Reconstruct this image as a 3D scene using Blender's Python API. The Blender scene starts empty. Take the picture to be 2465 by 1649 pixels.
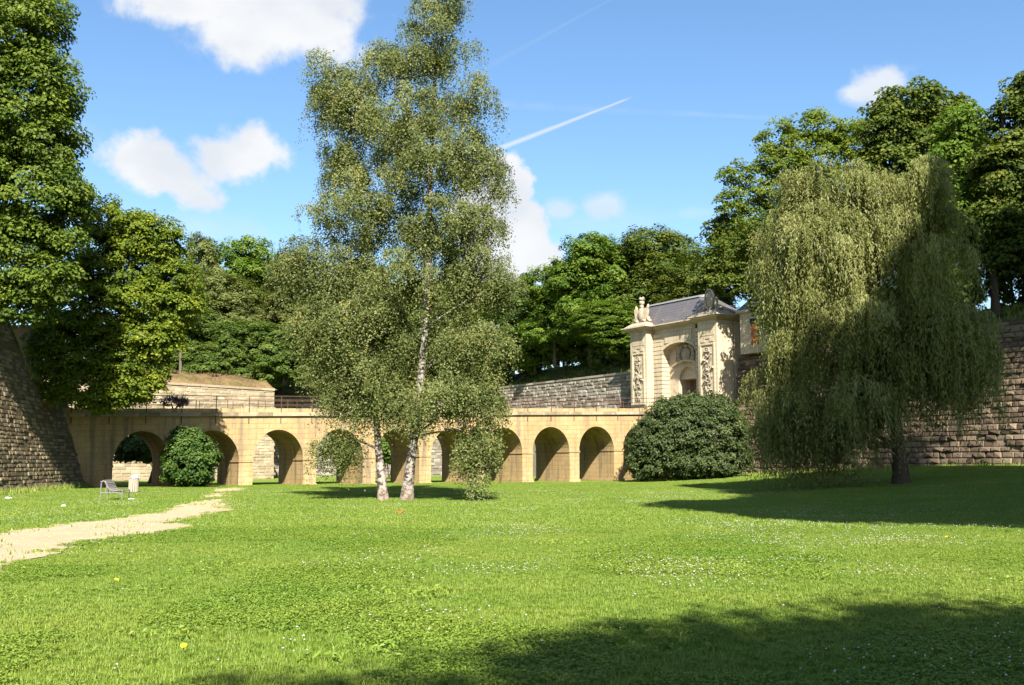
import bpy, math, random
import numpy as np
from mathutils import Matrix, Vector

# ------------------------------------------------------------------ scene, camera, sky, sun
SC = bpy.context.scene
COL = SC.collection
W, H, F, HOR, EYE = 2465.0, 1649.0, 2500.0, 1112.0, 1.6
PIT = math.atan((HOR - H / 2) / F)
CP, SP = math.cos(PIT), math.sin(PIT)
SUN_EL, SUN_AZ = math.radians(41.0), math.radians(-7.5)      # azimuth of travel, from +Y toward +X
SUN_DIR = np.array([math.sin(SUN_AZ) * math.cos(SUN_EL), math.cos(SUN_AZ) * math.cos(SUN_EL), -math.sin(SUN_EL)])

cam = bpy.data.cameras.new('camera'); cam.sensor_width = 36.0; cam.lens = F / W * 36.0
cam.clip_start = 0.1; cam.clip_end = 3000
co = bpy.data.objects.new('camera', cam); COL.objects.link(co)
co.location = (0, 0, EYE); co.rotation_euler = (math.pi / 2 + PIT, 0, 0)
SC.camera = co

SC.view_settings.view_transform = 'Standard'; SC.view_settings.look = 'None'
SC.view_settings.exposure = 1.72; SC.view_settings.gamma = 1.0; SC.view_settings.use_curve_mapping = False
SC.cycles.max_bounces = 6; SC.cycles.diffuse_bounces = 2; SC.cycles.glossy_bounces = 2
SC.cycles.transmission_bounces = 3; SC.cycles.transparent_max_bounces = 4

sl = bpy.data.lights.new('sun', 'SUN'); sl.energy = 5.0; sl.angle = math.radians(0.55); sl.color = (1.0, 0.94, 0.83)
so = bpy.data.objects.new('sun', sl); COL.objects.link(so)
so.rotation_euler = Vector(SUN_DIR).to_track_quat('-Z', 'Y').to_euler(); so.location = (10, -40, 60)


def ray(px, py):
    u = (px - W / 2) / F; v = (H / 2 - py) / F
    return np.array([u, CP - v * SP, SP + v * CP])


def at(px, py, Y):
    r = ray(px, py); return np.array([0, 0, EYE]) + r * (Y / r[1])


def atd(x, y, Y):                                   # the same from the 2344-wide working copy of the photo
    return at(x * 1.05162, y * 1.05162, Y)


def proj(p):
    p = np.asarray(p, float) - np.array([0, 0, EYE])
    d = p[..., 1] * CP + p[..., 2] * SP
    return W / 2 + p[..., 0] / d * F, H / 2 - (-p[..., 1] * SP + p[..., 2] * CP) / d * F


class NT:
    def __init__(s, tree): s.t = tree; s.l = tree.links
    def n(s, typ, **kw):
        nd = s.t.nodes.new(typ)
        ins = kw.pop('ins', {})
        for k, v in kw.items(): setattr(nd, k, v)
        for k, v in ins.items():
            if isinstance(v, bpy.types.NodeSocket): s.l.new(v, nd.inputs[k])
            else: nd.inputs[k].default_value = v
        return nd
    def math(s, op, a, b=None, c=None, clamp=False):
        ins = {0: a}
        if b is not None: ins[1] = b
        if c is not None: ins[2] = c
        return s.n('ShaderNodeMath', operation=op, use_clamp=clamp, ins=ins).outputs[0]
    def vmath(s, op, a, b=None):
        ins = {0: a}
        if b is not None: ins[1] = b
        nd = s.n('ShaderNodeVectorMath', operation=op, ins=ins)
        return nd.outputs['Value'] if op in ('DOT_PRODUCT', 'LENGTH', 'DISTANCE') else nd.outputs[0]
    def noise(s, vec, scale, detail=4, rough=.55, dist=0.0, out='Fac'):
        nd = s.n('ShaderNodeTexNoise', ins={'Vector': vec, 'Scale': scale, 'Detail': detail, 'Roughness': rough, 'Distortion': dist})
        return nd.outputs[out]
    def ramp(s, fac, stops, interp='LINEAR'):
        nd = s.n('ShaderNodeValToRGB', ins={'Fac': fac}); cr = nd.color_ramp; cr.interpolation = interp
        while len(cr.elements) > 1: cr.elements.remove(cr.elements[-1])
        for i, (p, c) in enumerate(stops):
            e = cr.elements[0] if i == 0 else cr.elements.new(p)
            e.position = p; e.color = (c[0], c[1], c[2], 1) if not np.isscalar(c) else (c, c, c, 1)
        return nd.outputs['Color']
    def mix(s, fac, a, b, blend='MIX'):
        nd = s.n('ShaderNodeMix', data_type='RGBA', blend_type=blend)
        for i, v in ((0, fac), (6, a), (7, b)):
            if isinstance(v, bpy.types.NodeSocket): s.l.new(v, nd.inputs[i])
            elif i == 0: nd.inputs[0].default_value = v
            else: nd.inputs[i].default_value = (v[0], v[1], v[2], 1)
        return nd.outputs[2]
    def mapr(s, v, a, b, c=0.0, d=1.0, smooth=False):
        nd = s.n('ShaderNodeMapRange', interpolation_type='SMOOTHSTEP' if smooth else 'LINEAR', ins={0: v, 1: a, 2: b, 3: c, 4: d})
        return nd.outputs[0]


# ---- sky: Nishita, with the clouds and the vapour trails of the day mixed over it by direction
wd = bpy.data.worlds.new('World'); SC.world = wd; wd.use_nodes = True
T = NT(wd.node_tree); wd.node_tree.nodes.clear()
SKY_STR = 0.05
sky = T.n('ShaderNodeTexSky', sky_type='NISHITA', sun_disc=False, sun_elevation=SUN_EL,
          sun_rotation=math.pi + SUN_AZ, altitude=200.0, air_density=1.0, dust_density=1.0, ozone_density=2.2)
tc = T.n('ShaderNodeTexCoord')
D = T.vmath('NORMALIZE', tc.outputs['Generated'])
hs = T.n('ShaderNodeHueSaturation', ins={'Saturation': 1.13, 'Value': 1.36, 'Hue': 0.498, 'Color': sky.outputs[0]})
skyc = hs.outputs[0]


def blob(x, y, rx, ry, rot=0.0):                      # cloud puff round the direction of a point, in 2344-wide coordinates
    c = ray(x * 1.05162, y * 1.05162); k = 1.05162 / F / np.linalg.norm(c); c = c / np.linalg.norm(c)
    r = np.cross(c, [0, 0, 1]); r /= np.linalg.norm(r); u = np.cross(r, c)
    cr, sr = math.cos(rot), math.sin(rot)
    r, u = r * cr + u * sr, u * cr - r * sr
    a = T.vmath('DOT_PRODUCT', D, tuple(r / (rx * k))); b = T.vmath('DOT_PRODUCT', D, tuple(u / (ry * k)))
    q = T.math('SQRT', T.math('ADD', T.math('MULTIPLY', a, a), T.math('MULTIPLY', b, b)))
    f = T.math('GREATER_THAN', T.vmath('DOT_PRODUCT', D, tuple(c)), 0.5)
    return T.math('MULTIPLY', T.math('SUBTRACT', 1.6, q), f)


def vmax(lst):
    o = lst[0]
    for v in lst[1:]: o = T.math('MAXIMUM', o, v)
    return o


nz = T.noise(D, 17.0, 9, .58, .25)
nz2 = T.noise(D, 55.0, 6, .6)
nsum = T.math('ADD', T.math('MULTIPLY', T.math('SUBTRACT', nz, .5), 1.5), T.math('MULTIPLY', T.math('SUBTRACT', nz2, .5), .55))


def cloud(blobs, lo, hi, amp=1.0):
    m = vmax([blob(*b) for b in blobs])
    return T.mapr(T.math('ADD', m, T.math('MULTIPLY', nsum, amp)), lo, hi, 0, 1, True)


dense = cloud([(560, -30, 330, 95, -.05), (650, 50, 190, 95, -.1), (430, 0, 170, 70), (560, 80, 150, 75)], .4, 1.1, 1.3)
d2 = cloud([(340, 370, 110, 65, -.25), (390, 400, 120, 65, -.3), (440, 435, 60, 32, -.5), (540, 360, 120, 65, .1), (585, 335, 60, 55), (500, 345, 80, 40)], .42, .98, 1.25)
d3 = cloud([(1145, 430, 80, 75), (1110, 480, 90, 80), (1195, 540, 75, 90), (1225, 585, 70, 70), (1140, 570, 90, 100), (1235, 600, 60, 50)], .38, .72, 1.1)
thin = cloud([(2005, 200, 80, 52, .1), (1965, 215, 55, 34), (2025, 180, 50, 34)], .4, 1.1, 1.3)
thin2 = cloud([(1285, 480, 55, 34), (1375, 476, 65, 44, .2)], .4, 1.15, 1.1)
wisp = cloud([(1340, 505, 170, 40), (1590, 487, 70, 18), (500, 525, 170, 40, -.1), (300, 545, 120, 30), (90, 300, 160, 40)], .2, 1.9, 1.3)


def trail(x0, y0, x1, y1, wid, sharp, amp):
    a, b = ray(x0 * 1.05162, y0 * 1.05162), ray(x1 * 1.05162, y1 * 1.05162)
    a /= np.linalg.norm(a); b /= np.linalg.norm(b)
    nrm = np.cross(a, b); nrm /= np.linalg.norm(nrm)
    t = b - a; L = np.linalg.norm(t); t /= L
    k = 1.05162 / F
    dist = T.math('ABSOLUTE', T.math('ADD', T.vmath('DOT_PRODUCT', D, tuple(nrm)), T.math('MULTIPLY', T.math('SUBTRACT', nz2, .5), .35 * wid * k)))
    s0 = float(np.dot(a, t))
    pos = T.math('DIVIDE', T.math('SUBTRACT', T.vmath('DOT_PRODUCT', D, tuple(t)), s0), L)
    w = T.math('MULTIPLY', T.mapr(pos, 0.0, 1.0, 1.0, .35), wid * k)
    m = T.math('SUBTRACT', 1.0, T.math('DIVIDE', dist, w))
    m = T.mapr(m, 0.0, sharp, 0, 1, True)
    m = T.math('MULTIPLY', m, T.math('MULTIPLY', T.mapr(pos, 1.02, .9, 0, 1, True), T.mapr(pos, -.5, .0, 0, 1, True)))
    f = T.math('GREATER_THAN', T.vmath('DOT_PRODUCT', D, tuple(a)), 0.5)
    return T.math('MULTIPLY', T.math('MULTIPLY', m, f), amp)


tr1 = trail(1148, 338, 1448, 222, 9, .9, .62)
tr2 = trail(1140, 140, 1420, -14, 10, 1.0, .07)
tr3 = trail(1160, 240, 1800, 272, 16, 1.0, .09)
tr3 = T.math('MULTIPLY', tr3, T.mapr(nz2, .35, .6, .35, 1.3))
allm = vmax([dense, d2, d3, T.math('MULTIPLY', thin, .85), T.math('MULTIPLY', thin2, .62), T.math('MULTIPLY', wisp, .3), tr1, tr2, tr3])
shade = T.noise(T.vmath('MULTIPLY', D, (1.0, 1.0, 1.6)), 9.0, 5, .5)
ccol = T.mix(T.mapr(shade, .35, .62, 0, 1, True), (4.9, 5.15, 5.5), (5.9, 5.95, 6.0))
fin = T.mix(T.math('MULTIPLY', allm, .97), skyc, ccol)
bg = T.n('ShaderNodeBackground', ins={'Color': fin, 'Strength': SKY_STR})
wo = T.n('ShaderNodeOutputWorld', ins={'Surface': bg.outputs[0]})

# ------------------------------------------------------------------ helpers
RNG = np.random.default_rng(7)
random.seed(7)


def np_mesh(name, V, faces, tint=None, smooth=False):
    """faces: list of (M,k) int arrays"""
    me = bpy.data.meshes.new(name)
    V = np.asarray(V, np.float32)
    me.vertices.add(len(V)); me.vertices.foreach_set('co', V.ravel())
    fl = [np.asarray(f, np.int32) for f in faces if len(f)]
    nl = sum(f.size for f in fl); nf = sum(len(f) for f in fl)
    me.loops.add(nl); me.polygons.add(nf)
    me.loops.foreach_set('vertex_index', np.concatenate([f.ravel() for f in fl]))
    tot = np.concatenate([np.full(len(f), f.shape[1], np.int32) for f in fl])
    st = np.concatenate([[0], np.cumsum(tot)[:-1]]).astype(np.int32)
    me.polygons.foreach_set('loop_start', st)
    me.polygons.foreach_set('loop_total', tot)
    if tint is not None:
        at_ = me.attributes.new('tint', 'FLOAT', 'POINT'); at_.data.foreach_set('value', np.asarray(tint, np.float32))
    me.update(calc_edges=True)
    me.polygons.foreach_set('use_smooth', np.full(nf, smooth, bool))
    return me


class MB:
    """collects shapes into one mesh"""
    def __init__(s): s.v = []; s.f = {3: [], 4: []}; s.t = []; s.n = 0
    def add(s, V, faces, tint=.5):
        V = np.asarray(V, float)
        for f in faces:
            f = np.asarray(f, int)
            if f.ndim == 1: f = f[None]
            if f.size: s.f.setdefault(f.shape[1], []).append(f + s.n)
        s.v.append(V); s.t.append(np.full(len(V), tint) if np.isscalar(tint) else tint); s.n += len(V)
    def hexa(s, P, tint=.5):                       # 8 corners: bottom 4 ccw, top 4 ccw
        s.add(P, [[[0, 3, 2, 1], [4, 5, 6, 7], [0, 1, 5, 4], [1, 2, 6, 5], [2, 3, 7, 6], [3, 0, 4, 7]]], tint)
    def box(s, fn, a0, a1, b0, b1, c0, c1, tint=.5):
        s.hexa([fn(a0, b0, c0), fn(a1, b0, c0), fn(a1, b1, c0), fn(a0, b1, c0), fn(a0, b0, c1), fn(a1, b0, c1), fn(a1, b1, c1), fn(a0, b1, c1)], tint)
    def tube(s, P, R, k=8, tint=.5, cap=True):
        P = np.asarray(P, float); n = len(P); R = np.broadcast_to(np.asarray(R, float), (n,))
        T_ = np.gradient(P, axis=0); T_ /= np.linalg.norm(T_, axis=1)[:, None] + 1e-9
        up = np.array([0, 0, 1.]) if abs(T_[0][2]) < .9 else np.array([1., 0, 0])
        V = []
        A = np.cross(T_[0], up); A /= np.linalg.norm(A)
        for i in range(n):
            A = A - T_[i] * np.dot(A, T_[i]); A /= np.linalg.norm(A) + 1e-9
            B = np.cross(T_[i], A)
            th = np.arange(k) / k * 2 * np.pi
            V.append(P[i] + R[i] * (np.cos(th)[:, None] * A + np.sin(th)[:, None] * B))
        V = np.concatenate(V); F_ = []
        for i in range(n - 1):
            a = np.arange(k) + i * k; b = (np.arange(k) + 1) % k + i * k
            F_.append(np.stack([a, b, b + k, a + k], 1))
        fs = [np.concatenate(F_)]
        s.add(V, fs, tint)
        if cap:
            for base, idx in ((P[0], np.arange(k)), (P[-1], np.arange(k) + (n - 1) * k)):
                s.add(np.vstack([base, V[idx]]), [np.stack([np.zeros(k, int), np.arange(k) + 1, (np.arange(k) + 1) % k + 1], 1)], tint)
    def ball(s, c, r, nu=10, nv=7, M=None, tint=.5, jit=0):
        th = np.linspace(0, np.pi, nv)[:, None]; ph = (np.arange(nu) / nu * 2 * np.pi)[None]
        X = np.stack([np.sin(th) * np.cos(ph), np.sin(th) * np.sin(ph), np.cos(th) + 0 * ph], -1).reshape(-1, 3)
        if jit: X = X * (1 + RNG.normal(0, jit, (len(X), 1)))
        X = X * np.asarray(r)
        if M is not None: X = X @ np.asarray(M).T
        F_ = []
        for i in range(nv - 1):
            a = np.arange(nu) + i * nu; b = (np.arange(nu) + 1) % nu + i * nu
            F_.append(np.stack([a, a + nu, b + nu, b], 1))
        s.add(X + np.asarray(c), [np.concatenate(F_)], tint)
    def mesh(s, name, smooth=False):
        return np_mesh(name, np.concatenate(s.v), [np.concatenate(f) for f in s.f.values() if f], np.concatenate(s.t), smooth)


def link(name, me, mat=None, root=None, kind=None, keep=False):
    o = bpy.data.objects.new(name, me); COL.objects.link(o)
    if mat is not None and me is not None and not me.materials: me.materials.append(mat)
    if root is not None:
        o.parent = root
        if not keep: o.matrix_parent_inverse = Matrix.Translation(-root.location)
    if kind: o['kind'] = kind
    return o


def tag(o, label, cat, group=None, kind=None):
    o['label'] = label; o['category'] = cat
    if group: o['group'] = group
    if kind: o['kind'] = kind
    return o


def thing(name, label, cat, loc=(0, 0, 0), group=None, kind='thing'):
    o = bpy.data.objects.new(name, None); COL.objects.link(o); o.location = tuple(float(v) for v in loc); o.empty_display_size = .3
    return tag(o, label, cat, group, kind)


def new_mat(name):
    m = bpy.data.materials.new(name); m.use_nodes = True; m.node_tree.nodes.clear()
    t = NT(m.node_tree)
    return m, t


def out(t, sh): t.n('ShaderNodeOutputMaterial', ins={'Surface': sh})


ALB = 0.555                                             # the colours below are written for exposure 0.85


def scaled(t, c): return t.mix(1.0, c, (ALB, ALB, ALB), 'MULTIPLY')


def pbr(t, col, rough=.8, bump=None, bstr=.3, bdist=.03, spec=.3, metal=0.0):
    ins = {'Roughness': rough, 'Specular IOR Level': spec, 'Metallic': metal}
    ins['Base Color'] = scaled(t, col)
    if bump is not None:
        b = t.n('ShaderNodeBump', ins={'Strength': bstr, 'Distance': bdist, 'Height': bump}); ins['Normal'] = b.outputs[0]
    return t.n('ShaderNodeBsdfPrincipled', ins=ins).outputs[0]


def wpos(t): return t.n('ShaderNodeNewGeometry').outputs['Position']
def tint(t): return t.n('ShaderNodeAttribute', attribute_name='tint').outputs['Fac']


def simple(name, col, rough=.6, var=.25, scale=6, metal=0.0, bump=.2, spec=.3):
    m, t = new_mat(name); p = wpos(t); n = t.noise(p, scale, 5)
    c = t.mix(n, tuple(v * (1 - var) for v in col), tuple(min(1, v * (1 + var)) for v in col))
    out(t, pbr(t, c, rough, t.noise(p, scale * 5, 3), bump, .02, spec, metal)); return m


def leaf_mat(name, stops, trans=.35, rough=.5, tcol=(1.25, 1.3, .55), spec=.35):
    m, t = new_mat(name); f = tint(t)
    c = t.ramp(f, stops)
    p = pbr(t, c, rough, spec=spec)
    tr = t.n('ShaderNodeBsdfTranslucent', ins={'Color': scaled(t, t.mix(1.0, c, tcol, 'MULTIPLY'))}).outputs[0]
    out(t, t.n('ShaderNodeMixShader', ins={0: trans, 1: p, 2: tr}).outputs[0]); return m


def stone_mat(name, dark, light, accent, joint=None, moss=None, big=.35, rough=.9, tintamt=.5, stain=None):
    m, t = new_mat(name); p = wpos(t)
    n1 = t.noise(p, big, 5, .6); n2 = t.noise(p, 4.5, 6, .65); n3 = t.noise(p, 1.3, 4)
    f = t.math('ADD', t.math('MULTIPLY', n1, .45), t.math('ADD', t.math('MULTIPLY', n2, .4), t.math('MULTIPLY', t.math('SUBTRACT', tint(t), .5), tintamt)))
    c = t.mix(t.mapr(f, .25, .7), dark, light)
    c = t.mix(t.mapr(n3, .55, .72, 0, .6), c, accent)
    if moss is not None:
        mm = t.math('MULTIPLY', t.mapr(t.noise(p, .9, 6, .65), .55, .7), t.mapr(n2, .4, .6))
        c = t.mix(t.math('MULTIPLY', mm, .6), c, moss)
    if stain is not None:
        q = t.vmath('MULTIPLY', p, (1.6, 1.6, .16)); s = t.noise(q, 1.0, 6, .6)
        c = t.mix(t.mapr(s, .54, .72, 0, stain[1]), c, stain[0])
    out(t, pbr(t, c, rough, t.math('ADD', n2, t.math('MULTIPLY', t.noise(p, 22, 4), .5)), .5, .04, .15)); return m


def col3(*c): return tuple(c)


M = {}
M['sand'] = stone_mat('sandstone', (.44, .31, .155), (.66, .475, .25), (.64, .38, .14), tintamt=.25, stain=((.30, .23, .16), .55))
def ashlar(name, dark, light, accent, stain, lw, lh, slope, streak=.6, jw=.012, jd=.55):
    m, t = new_mat(name); p = wpos(t)
    u = t.vmath('DOT_PRODUCT', p, (math.cos(BA), math.sin(BA), 0)); v = t.vmath('DOT_PRODUCT', p, (-math.sin(BA), math.cos(BA), 0))
    uu = t.math('ADD', u, v); z = t.n('ShaderNodeSeparateXYZ', ins={0: p}).outputs[2]
    zz = t.math('SUBTRACT', z, t.math('MULTIPLY', u, slope))
    q = t.n('ShaderNodeCombineXYZ', ins={0: uu, 1: zz, 2: 0.0}).outputs[0]
    nd = t.n('ShaderNodeTexBrick', offset=.5, ins={'Vector': q, 'Color1': (0.25, .25, .25, 1), 'Color2': (.8, .8, .8, 1), 'Mortar': (0, 0, 0, 1), 'Scale': 1.0, 'Mortar Size': jw, 'Mortar Smooth': .2, 'Bias': 0.0, 'Brick Width': lw, 'Row Height': lh})
    n1 = t.noise(p, .45, 6, .65); n2 = t.noise(p, 5, 6, .65); n3 = t.noise(p, 1.6, 5, .6)
    f = t.math('ADD', t.math('MULTIPLY', n1, .5), t.math('ADD', t.math('MULTIPLY', n2, .35), t.math('MULTIPLY', nd.outputs['Color'], .18)))
    c = t.mix(t.mapr(f, .3, .75), dark, light)
    c = t.mix(t.mapr(n3, .55, .72, 0, .75), c, accent)
    st = t.noise(t.vmath('MULTIPLY', p, (1.5, 1.5, .13)), 1.0, 7, .65)
    c = t.mix(t.mapr(st, .50, .66, 0, streak), c, stain)
    sp = t.noise(p, 3.0, 4, .7); c = t.mix(t.mapr(sp, .66, .74, 0, .6), c, tuple(v * .6 for v in stain))
    jn = t.math('MULTIPLY', nd.outputs['Fac'], t.mapr(n3, .35, .6, .15, 1.0))
    c = t.mix(t.math('MULTIPLY', jn, jd), c, tuple(v * .5 for v in stain))
    h = t.math('SUBTRACT', t.math('ADD', n2, t.math('MULTIPLY', t.noise(p, 24, 4), .4)), t.math('MULTIPLY', jn, .8))
    out(t, pbr(t, c, .9, h, .5, .035, .15)); return m


BA = math.radians(31.8)
M['sand'] = ashlar('sandstone', (.44, .30, .14), (.76, .55, .295), (.74, .41, .12), (.26, .205, .145), .85, .36, .0272, .9)
M['sandcap'] = stone_mat('lichen_stone', (.30, .235, .15), (.58, .47, .31), (.70, .66, .56), big=1.4, tintamt=.5)
M['gate'] = stone_mat('gate_stone', (.50, .415, .28), (.68, .58, .42), (.58, .45, .27), tintamt=.3, stain=((.33, .27, .20), .4))
M['gate'] = ashlar('gate_stone', (.62, .51, .335), (.85, .725, .515), (.76, .59, .34), (.36, .30, .22), .95, .40, 0.0, .5, .014, .5)
M['carve'] = stone_mat('carved_stone', (.40, .33, .23), (.74, .64, .47), (.34, .29, .22), big=1.5, tintamt=.3)
M['wallr'] = stone_mat('brown_rubble', (.13, .095, .065), (.36, .27, .185), (.27, .20, .12), tintamt=.85, stain=((.09, .07, .05), .6))
M['wallrj'] = stone_mat('brown_mortar', (.25, .185, .13), (.38, .285, .20), (.30, .21, .14), tintamt=.2)
M['walll'] = stone_mat('weathered_rubble', (.16, .12, .07), (.40, .32, .20), (.27, .20, .11), moss=(.12, .15, .03), tintamt=.8, stain=((.11, .09, .05), .7))
M['wallm'] = stone_mat('earthy_mortar', (.12, .095, .055), (.28, .22, .13), (.2, .15, .08), moss=(.11, .14, .03), tintamt=.2)
M['wallg'] = stone_mat('grey_rubble', (.22, .19, .15), (.50, .45, .37), (.36, .29, .2), tintamt=.8)
M['wallp'] = stone_mat('pale_rubble', (.40, .32, .21), (.66, .55, .38), (.46, .34, .19), tintamt=.7)
M['walltan'] = stone_mat('tan_render', (.30, .22, .11), (.42, .31, .16), (.33, .2, .08), tintamt=.2)
M['rust'] = simple('rusty_iron', (.13, .06, .045), .75, .4, 9)
M['bark'] = simple('bark', (.10, .075, .05), .95, .45, 5, bump=.6)
M['barkg'] = simple('grey_bark', (.17, .14, .10), .95, .4, 4, bump=.6)
M['bench'] = simple('grey_enamel', (.30, .29, .30), .4, .1, 3)
M['slatl'] = simple('pale_slat', (.42, .39, .36), .5, .15, 6)
M['binwood'] = simple('bin_slat', (.62, .54, .42), .6, .2, 6)
M['dark'] = simple('dark_liner', (.03, .03, .03), .8, .2, 5)
M['white'] = simple('white_plastic', (.82, .82, .82), .4, .05, 5)
M['orange'] = simple('orange_paint', (.62, .13, .03), .6, .15, 3)
M['door'] = simple('door_wood', (.20, .13, .085), .8, .25, 4)
M['yellow'] = simple('yellow_petal', (1.0, .80, .03), .6, .1, 3)
M['flower'] = leaf_mat('clover_head', [(0, (.62, .52, .42)), (.5, (.80, .76, .68)), (1, (.86, .85, .80))], .25)
M['stem'] = simple('stem_green', (.08, .16, .03), .7)
M['fallen'] = simple('orange_leaf', (.65, .16, .04), .6)
M['dry'] = simple('dry_bank', (.27, .18, .09), .95, .35, 2.5)
M['lead'] = simple('ridge_lead', (.34, .34, .35), .5, .15, 3)

m, t = new_mat('slate'); p = wpos(t)
sn = t.noise(t.vmath('MULTIPLY', p, (2.2, 2.2, 9.0)), 1.6, 5, .6)
c = t.mix(sn, (.10, .095, .105), (.21, .195, .20)); c = t.mix(t.mapr(t.noise(p, 1.2, 4), .5, .7, 0, .6), c, (.27, .22, .19))
wv = t.n('ShaderNodeTexWave', wave_type='BANDS', bands_direction='Z', ins={'Vector': p, 'Scale': 1.1, 'Distortion': .4, 'Detail': 1.0}).outputs['Fac']
out(t, pbr(t, c, .45, t.math('ADD', wv, sn), .35, .03, .5)); M['slate'] = m

m, t = new_mat('birch_bark'); p = wpos(t)
b1 = t.noise(t.vmath('MULTIPLY', p, (3.0, 3.0, 4.5)), 1.3, 6, .65); b2 = t.noise(t.vmath('MULTIPLY', p, (5, 5, 1.4)), 3.2, 5, .6)
c = t.mix(t.mapr(b2, .5, .62), (.46, .42, .37), (.31, .26, .20))
c = t.mix(t.mapr(b1, .47, .55), c, (.07, .042, .035))
z = t.n('ShaderNodeSeparateXYZ', ins={0: p}).outputs[2]
c = t.mix(t.mapr(t.math('ADD', z, t.math('MULTIPLY', b2, 1.2)), 1.3, .3, 0, .8), c, (.35, .24, .16))
out(t, pbr(t, c, .8, b1, .5, .03)); M['birch'] = m

m, t = new_mat('lawn'); p = wpos(t)
n1 = t.noise(p, .22, 5, .6); n2 = t.noise(p, 1.6, 5, .65); n3 = t.noise(p, 38, 4, .7)
c = t.mix(t.mapr(n1, .35, .65), (.22, .32, .035), (.32, .41, .07))
c = t.mix(t.mapr(n2, .45, .65, 0, .7), c, (.16, .26, .03))
c = t.mix(t.mapr(n3, .4, .62, 0, .45), c, (.08, .15, .018))
out(t, pbr(t, c, .95, n3, .6, .04, .1)); M['lawn'] = m

m, t = new_mat('gravel'); p = wpos(t)
n1 = t.noise(p, .8, 5, .6); n2 = t.noise(p, 45, 4, .7)
c = t.mix(n1, (.50, .385, .235), (.66, .53, .35)); c = t.mix(t.mapr(n2, .5, .7, 0, .5), c, (.40, .30, .18))
out(t, pbr(t, c, .95, n2, .5, .02, .1)); M['gravel'] = m

m, t = new_mat('bank_grass'); p = wpos(t)
n1 = t.noise(p, .5, 5, .6); n2 = t.noise(p, 9, 5, .7)
c = t.mix(t.mapr(n1, .35, .65), (.07, .10, .02), (.18, .17, .05)); c = t.mix(t.mapr(n2, .5, .7, 0, .5), c, (.20, .15, .06))
out(t, pbr(t, c, .95, n2, .8, .15, .1)); M['bank'] = m

m, t = new_mat('dry_bank_earth'); p = wpos(t)
n1 = t.noise(p, .55, 6, .65); n2 = t.noise(p, 7, 5, .7)
c = t.mix(t.mapr(n1, .40, .62), (.36, .235, .12), (.17, .15, .05)); c = t.mix(t.mapr(n2, .45, .7, 0, .6), c, (.22, .14, .07))
out(t, pbr(t, c, .95, n2, .8, .15, .1)); M['bankdry'] = m

m, t = new_mat('grass_blade')
c = t.ramp(tint(t), [(0, (.16, .25, .025)), (.4, (.29, .43, .052)), (.75, (.41, .535, .09)), (1, (.56, .53, .21))])
pn = t.noise(wpos(t), .35, 4, .6); c = t.mix(t.mapr(pn, .35, .65), t.mix(1.0, c, (.82, .93, .8), 'MULTIPLY'), t.mix(1.0, c, (1.14, 1.08, 1.1), 'MULTIPLY'))
sh = t.n('ShaderNodeMixShader', ins={0: .35, 1: pbr(t, c, .55, spec=.3), 2: t.n('ShaderNodeBsdfTranslucent', ins={'Color': scaled(t, c)}).outputs[0]}).outputs[0]
out(t, sh); M['blade'] = m

L = {}
L['birch'] = leaf_mat('birch_leaf', [(0, (.085, .115, .025)), (.5, (.195, .235, .065)), (.9, (.33, .365, .125)), (.97, (.38, .40, .14)), (1, (.55, .38, .04))], .38, .5, spec=.25)
L['willow'] = leaf_mat('willow_leaf', [(0, (.13, .16, .035)), (.5, (.31, .335, .10)), (1, (.52, .515, .22))], .4, .5, spec=.2)
L['maple'] = leaf_mat('maple_leaf', [(0, (.045, .095, .011)), (.5, (.145, .225, .025)), (1, (.30, .37, .045))], .38, .55, spec=.2)
L['horn'] = leaf_mat('hornbeam_leaf', [(0, (.06, .115, .012)), (.5, (.19, .27, .022)), (.88, (.32, .39, .032)), (1, (.52, .49, .025))], .4, .55, spec=.2)
L['wood'] = leaf_mat('wood_leaf', [(0, (.06, .115, .02)), (.5, (.14, .22, .04)), (1, (.26, .34, .07))], .36, .6, spec=.12)
L['wood2'] = leaf_mat('olive_leaf', [(0, (.09, .12, .03)), (.5, (.20, .24, .065)), (1, (.31, .335, .10))], .36, .6, spec=.12)
L['acacia'] = leaf_mat('acacia_leaf', [(0, (.08, .14, .015)), (.5, (.20, .285, .03)), (1, (.36, .41, .055))], .45, .55, spec=.15)
L['lime'] = leaf_mat('bright_leaf', [(0, (.06, .125, .014)), (.5, (.16, .27, .03)), (1, (.30, .40, .055))], .4, .55, spec=.15)
L['dark'] = leaf_mat('dark_leaf', [(0, (.045, .085, .012)), (.5, (.115, .17, .022)), (1, (.25, .27, .04))], .34, .55, spec=.15)
L['laurel'] = leaf_mat('laurel_leaf', [(0, (.03, .055, .013)), (.5, (.085, .125, .032)), (1, (.17, .21, .07))], .22, .5, spec=.25)
L['shrub'] = leaf_mat('shrub_leaf', [(0, (.035, .085, .013)), (.5, (.085, .175, .025)), (1, (.18, .27, .04))], .35, .5, spec=.25)
L['purple'] = leaf_mat('purple_leaf', [(0, (.08, .04, .06)), (.5, (.22, .12, .18)), (1, (.36, .24, .28))], .35, .5)


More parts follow.
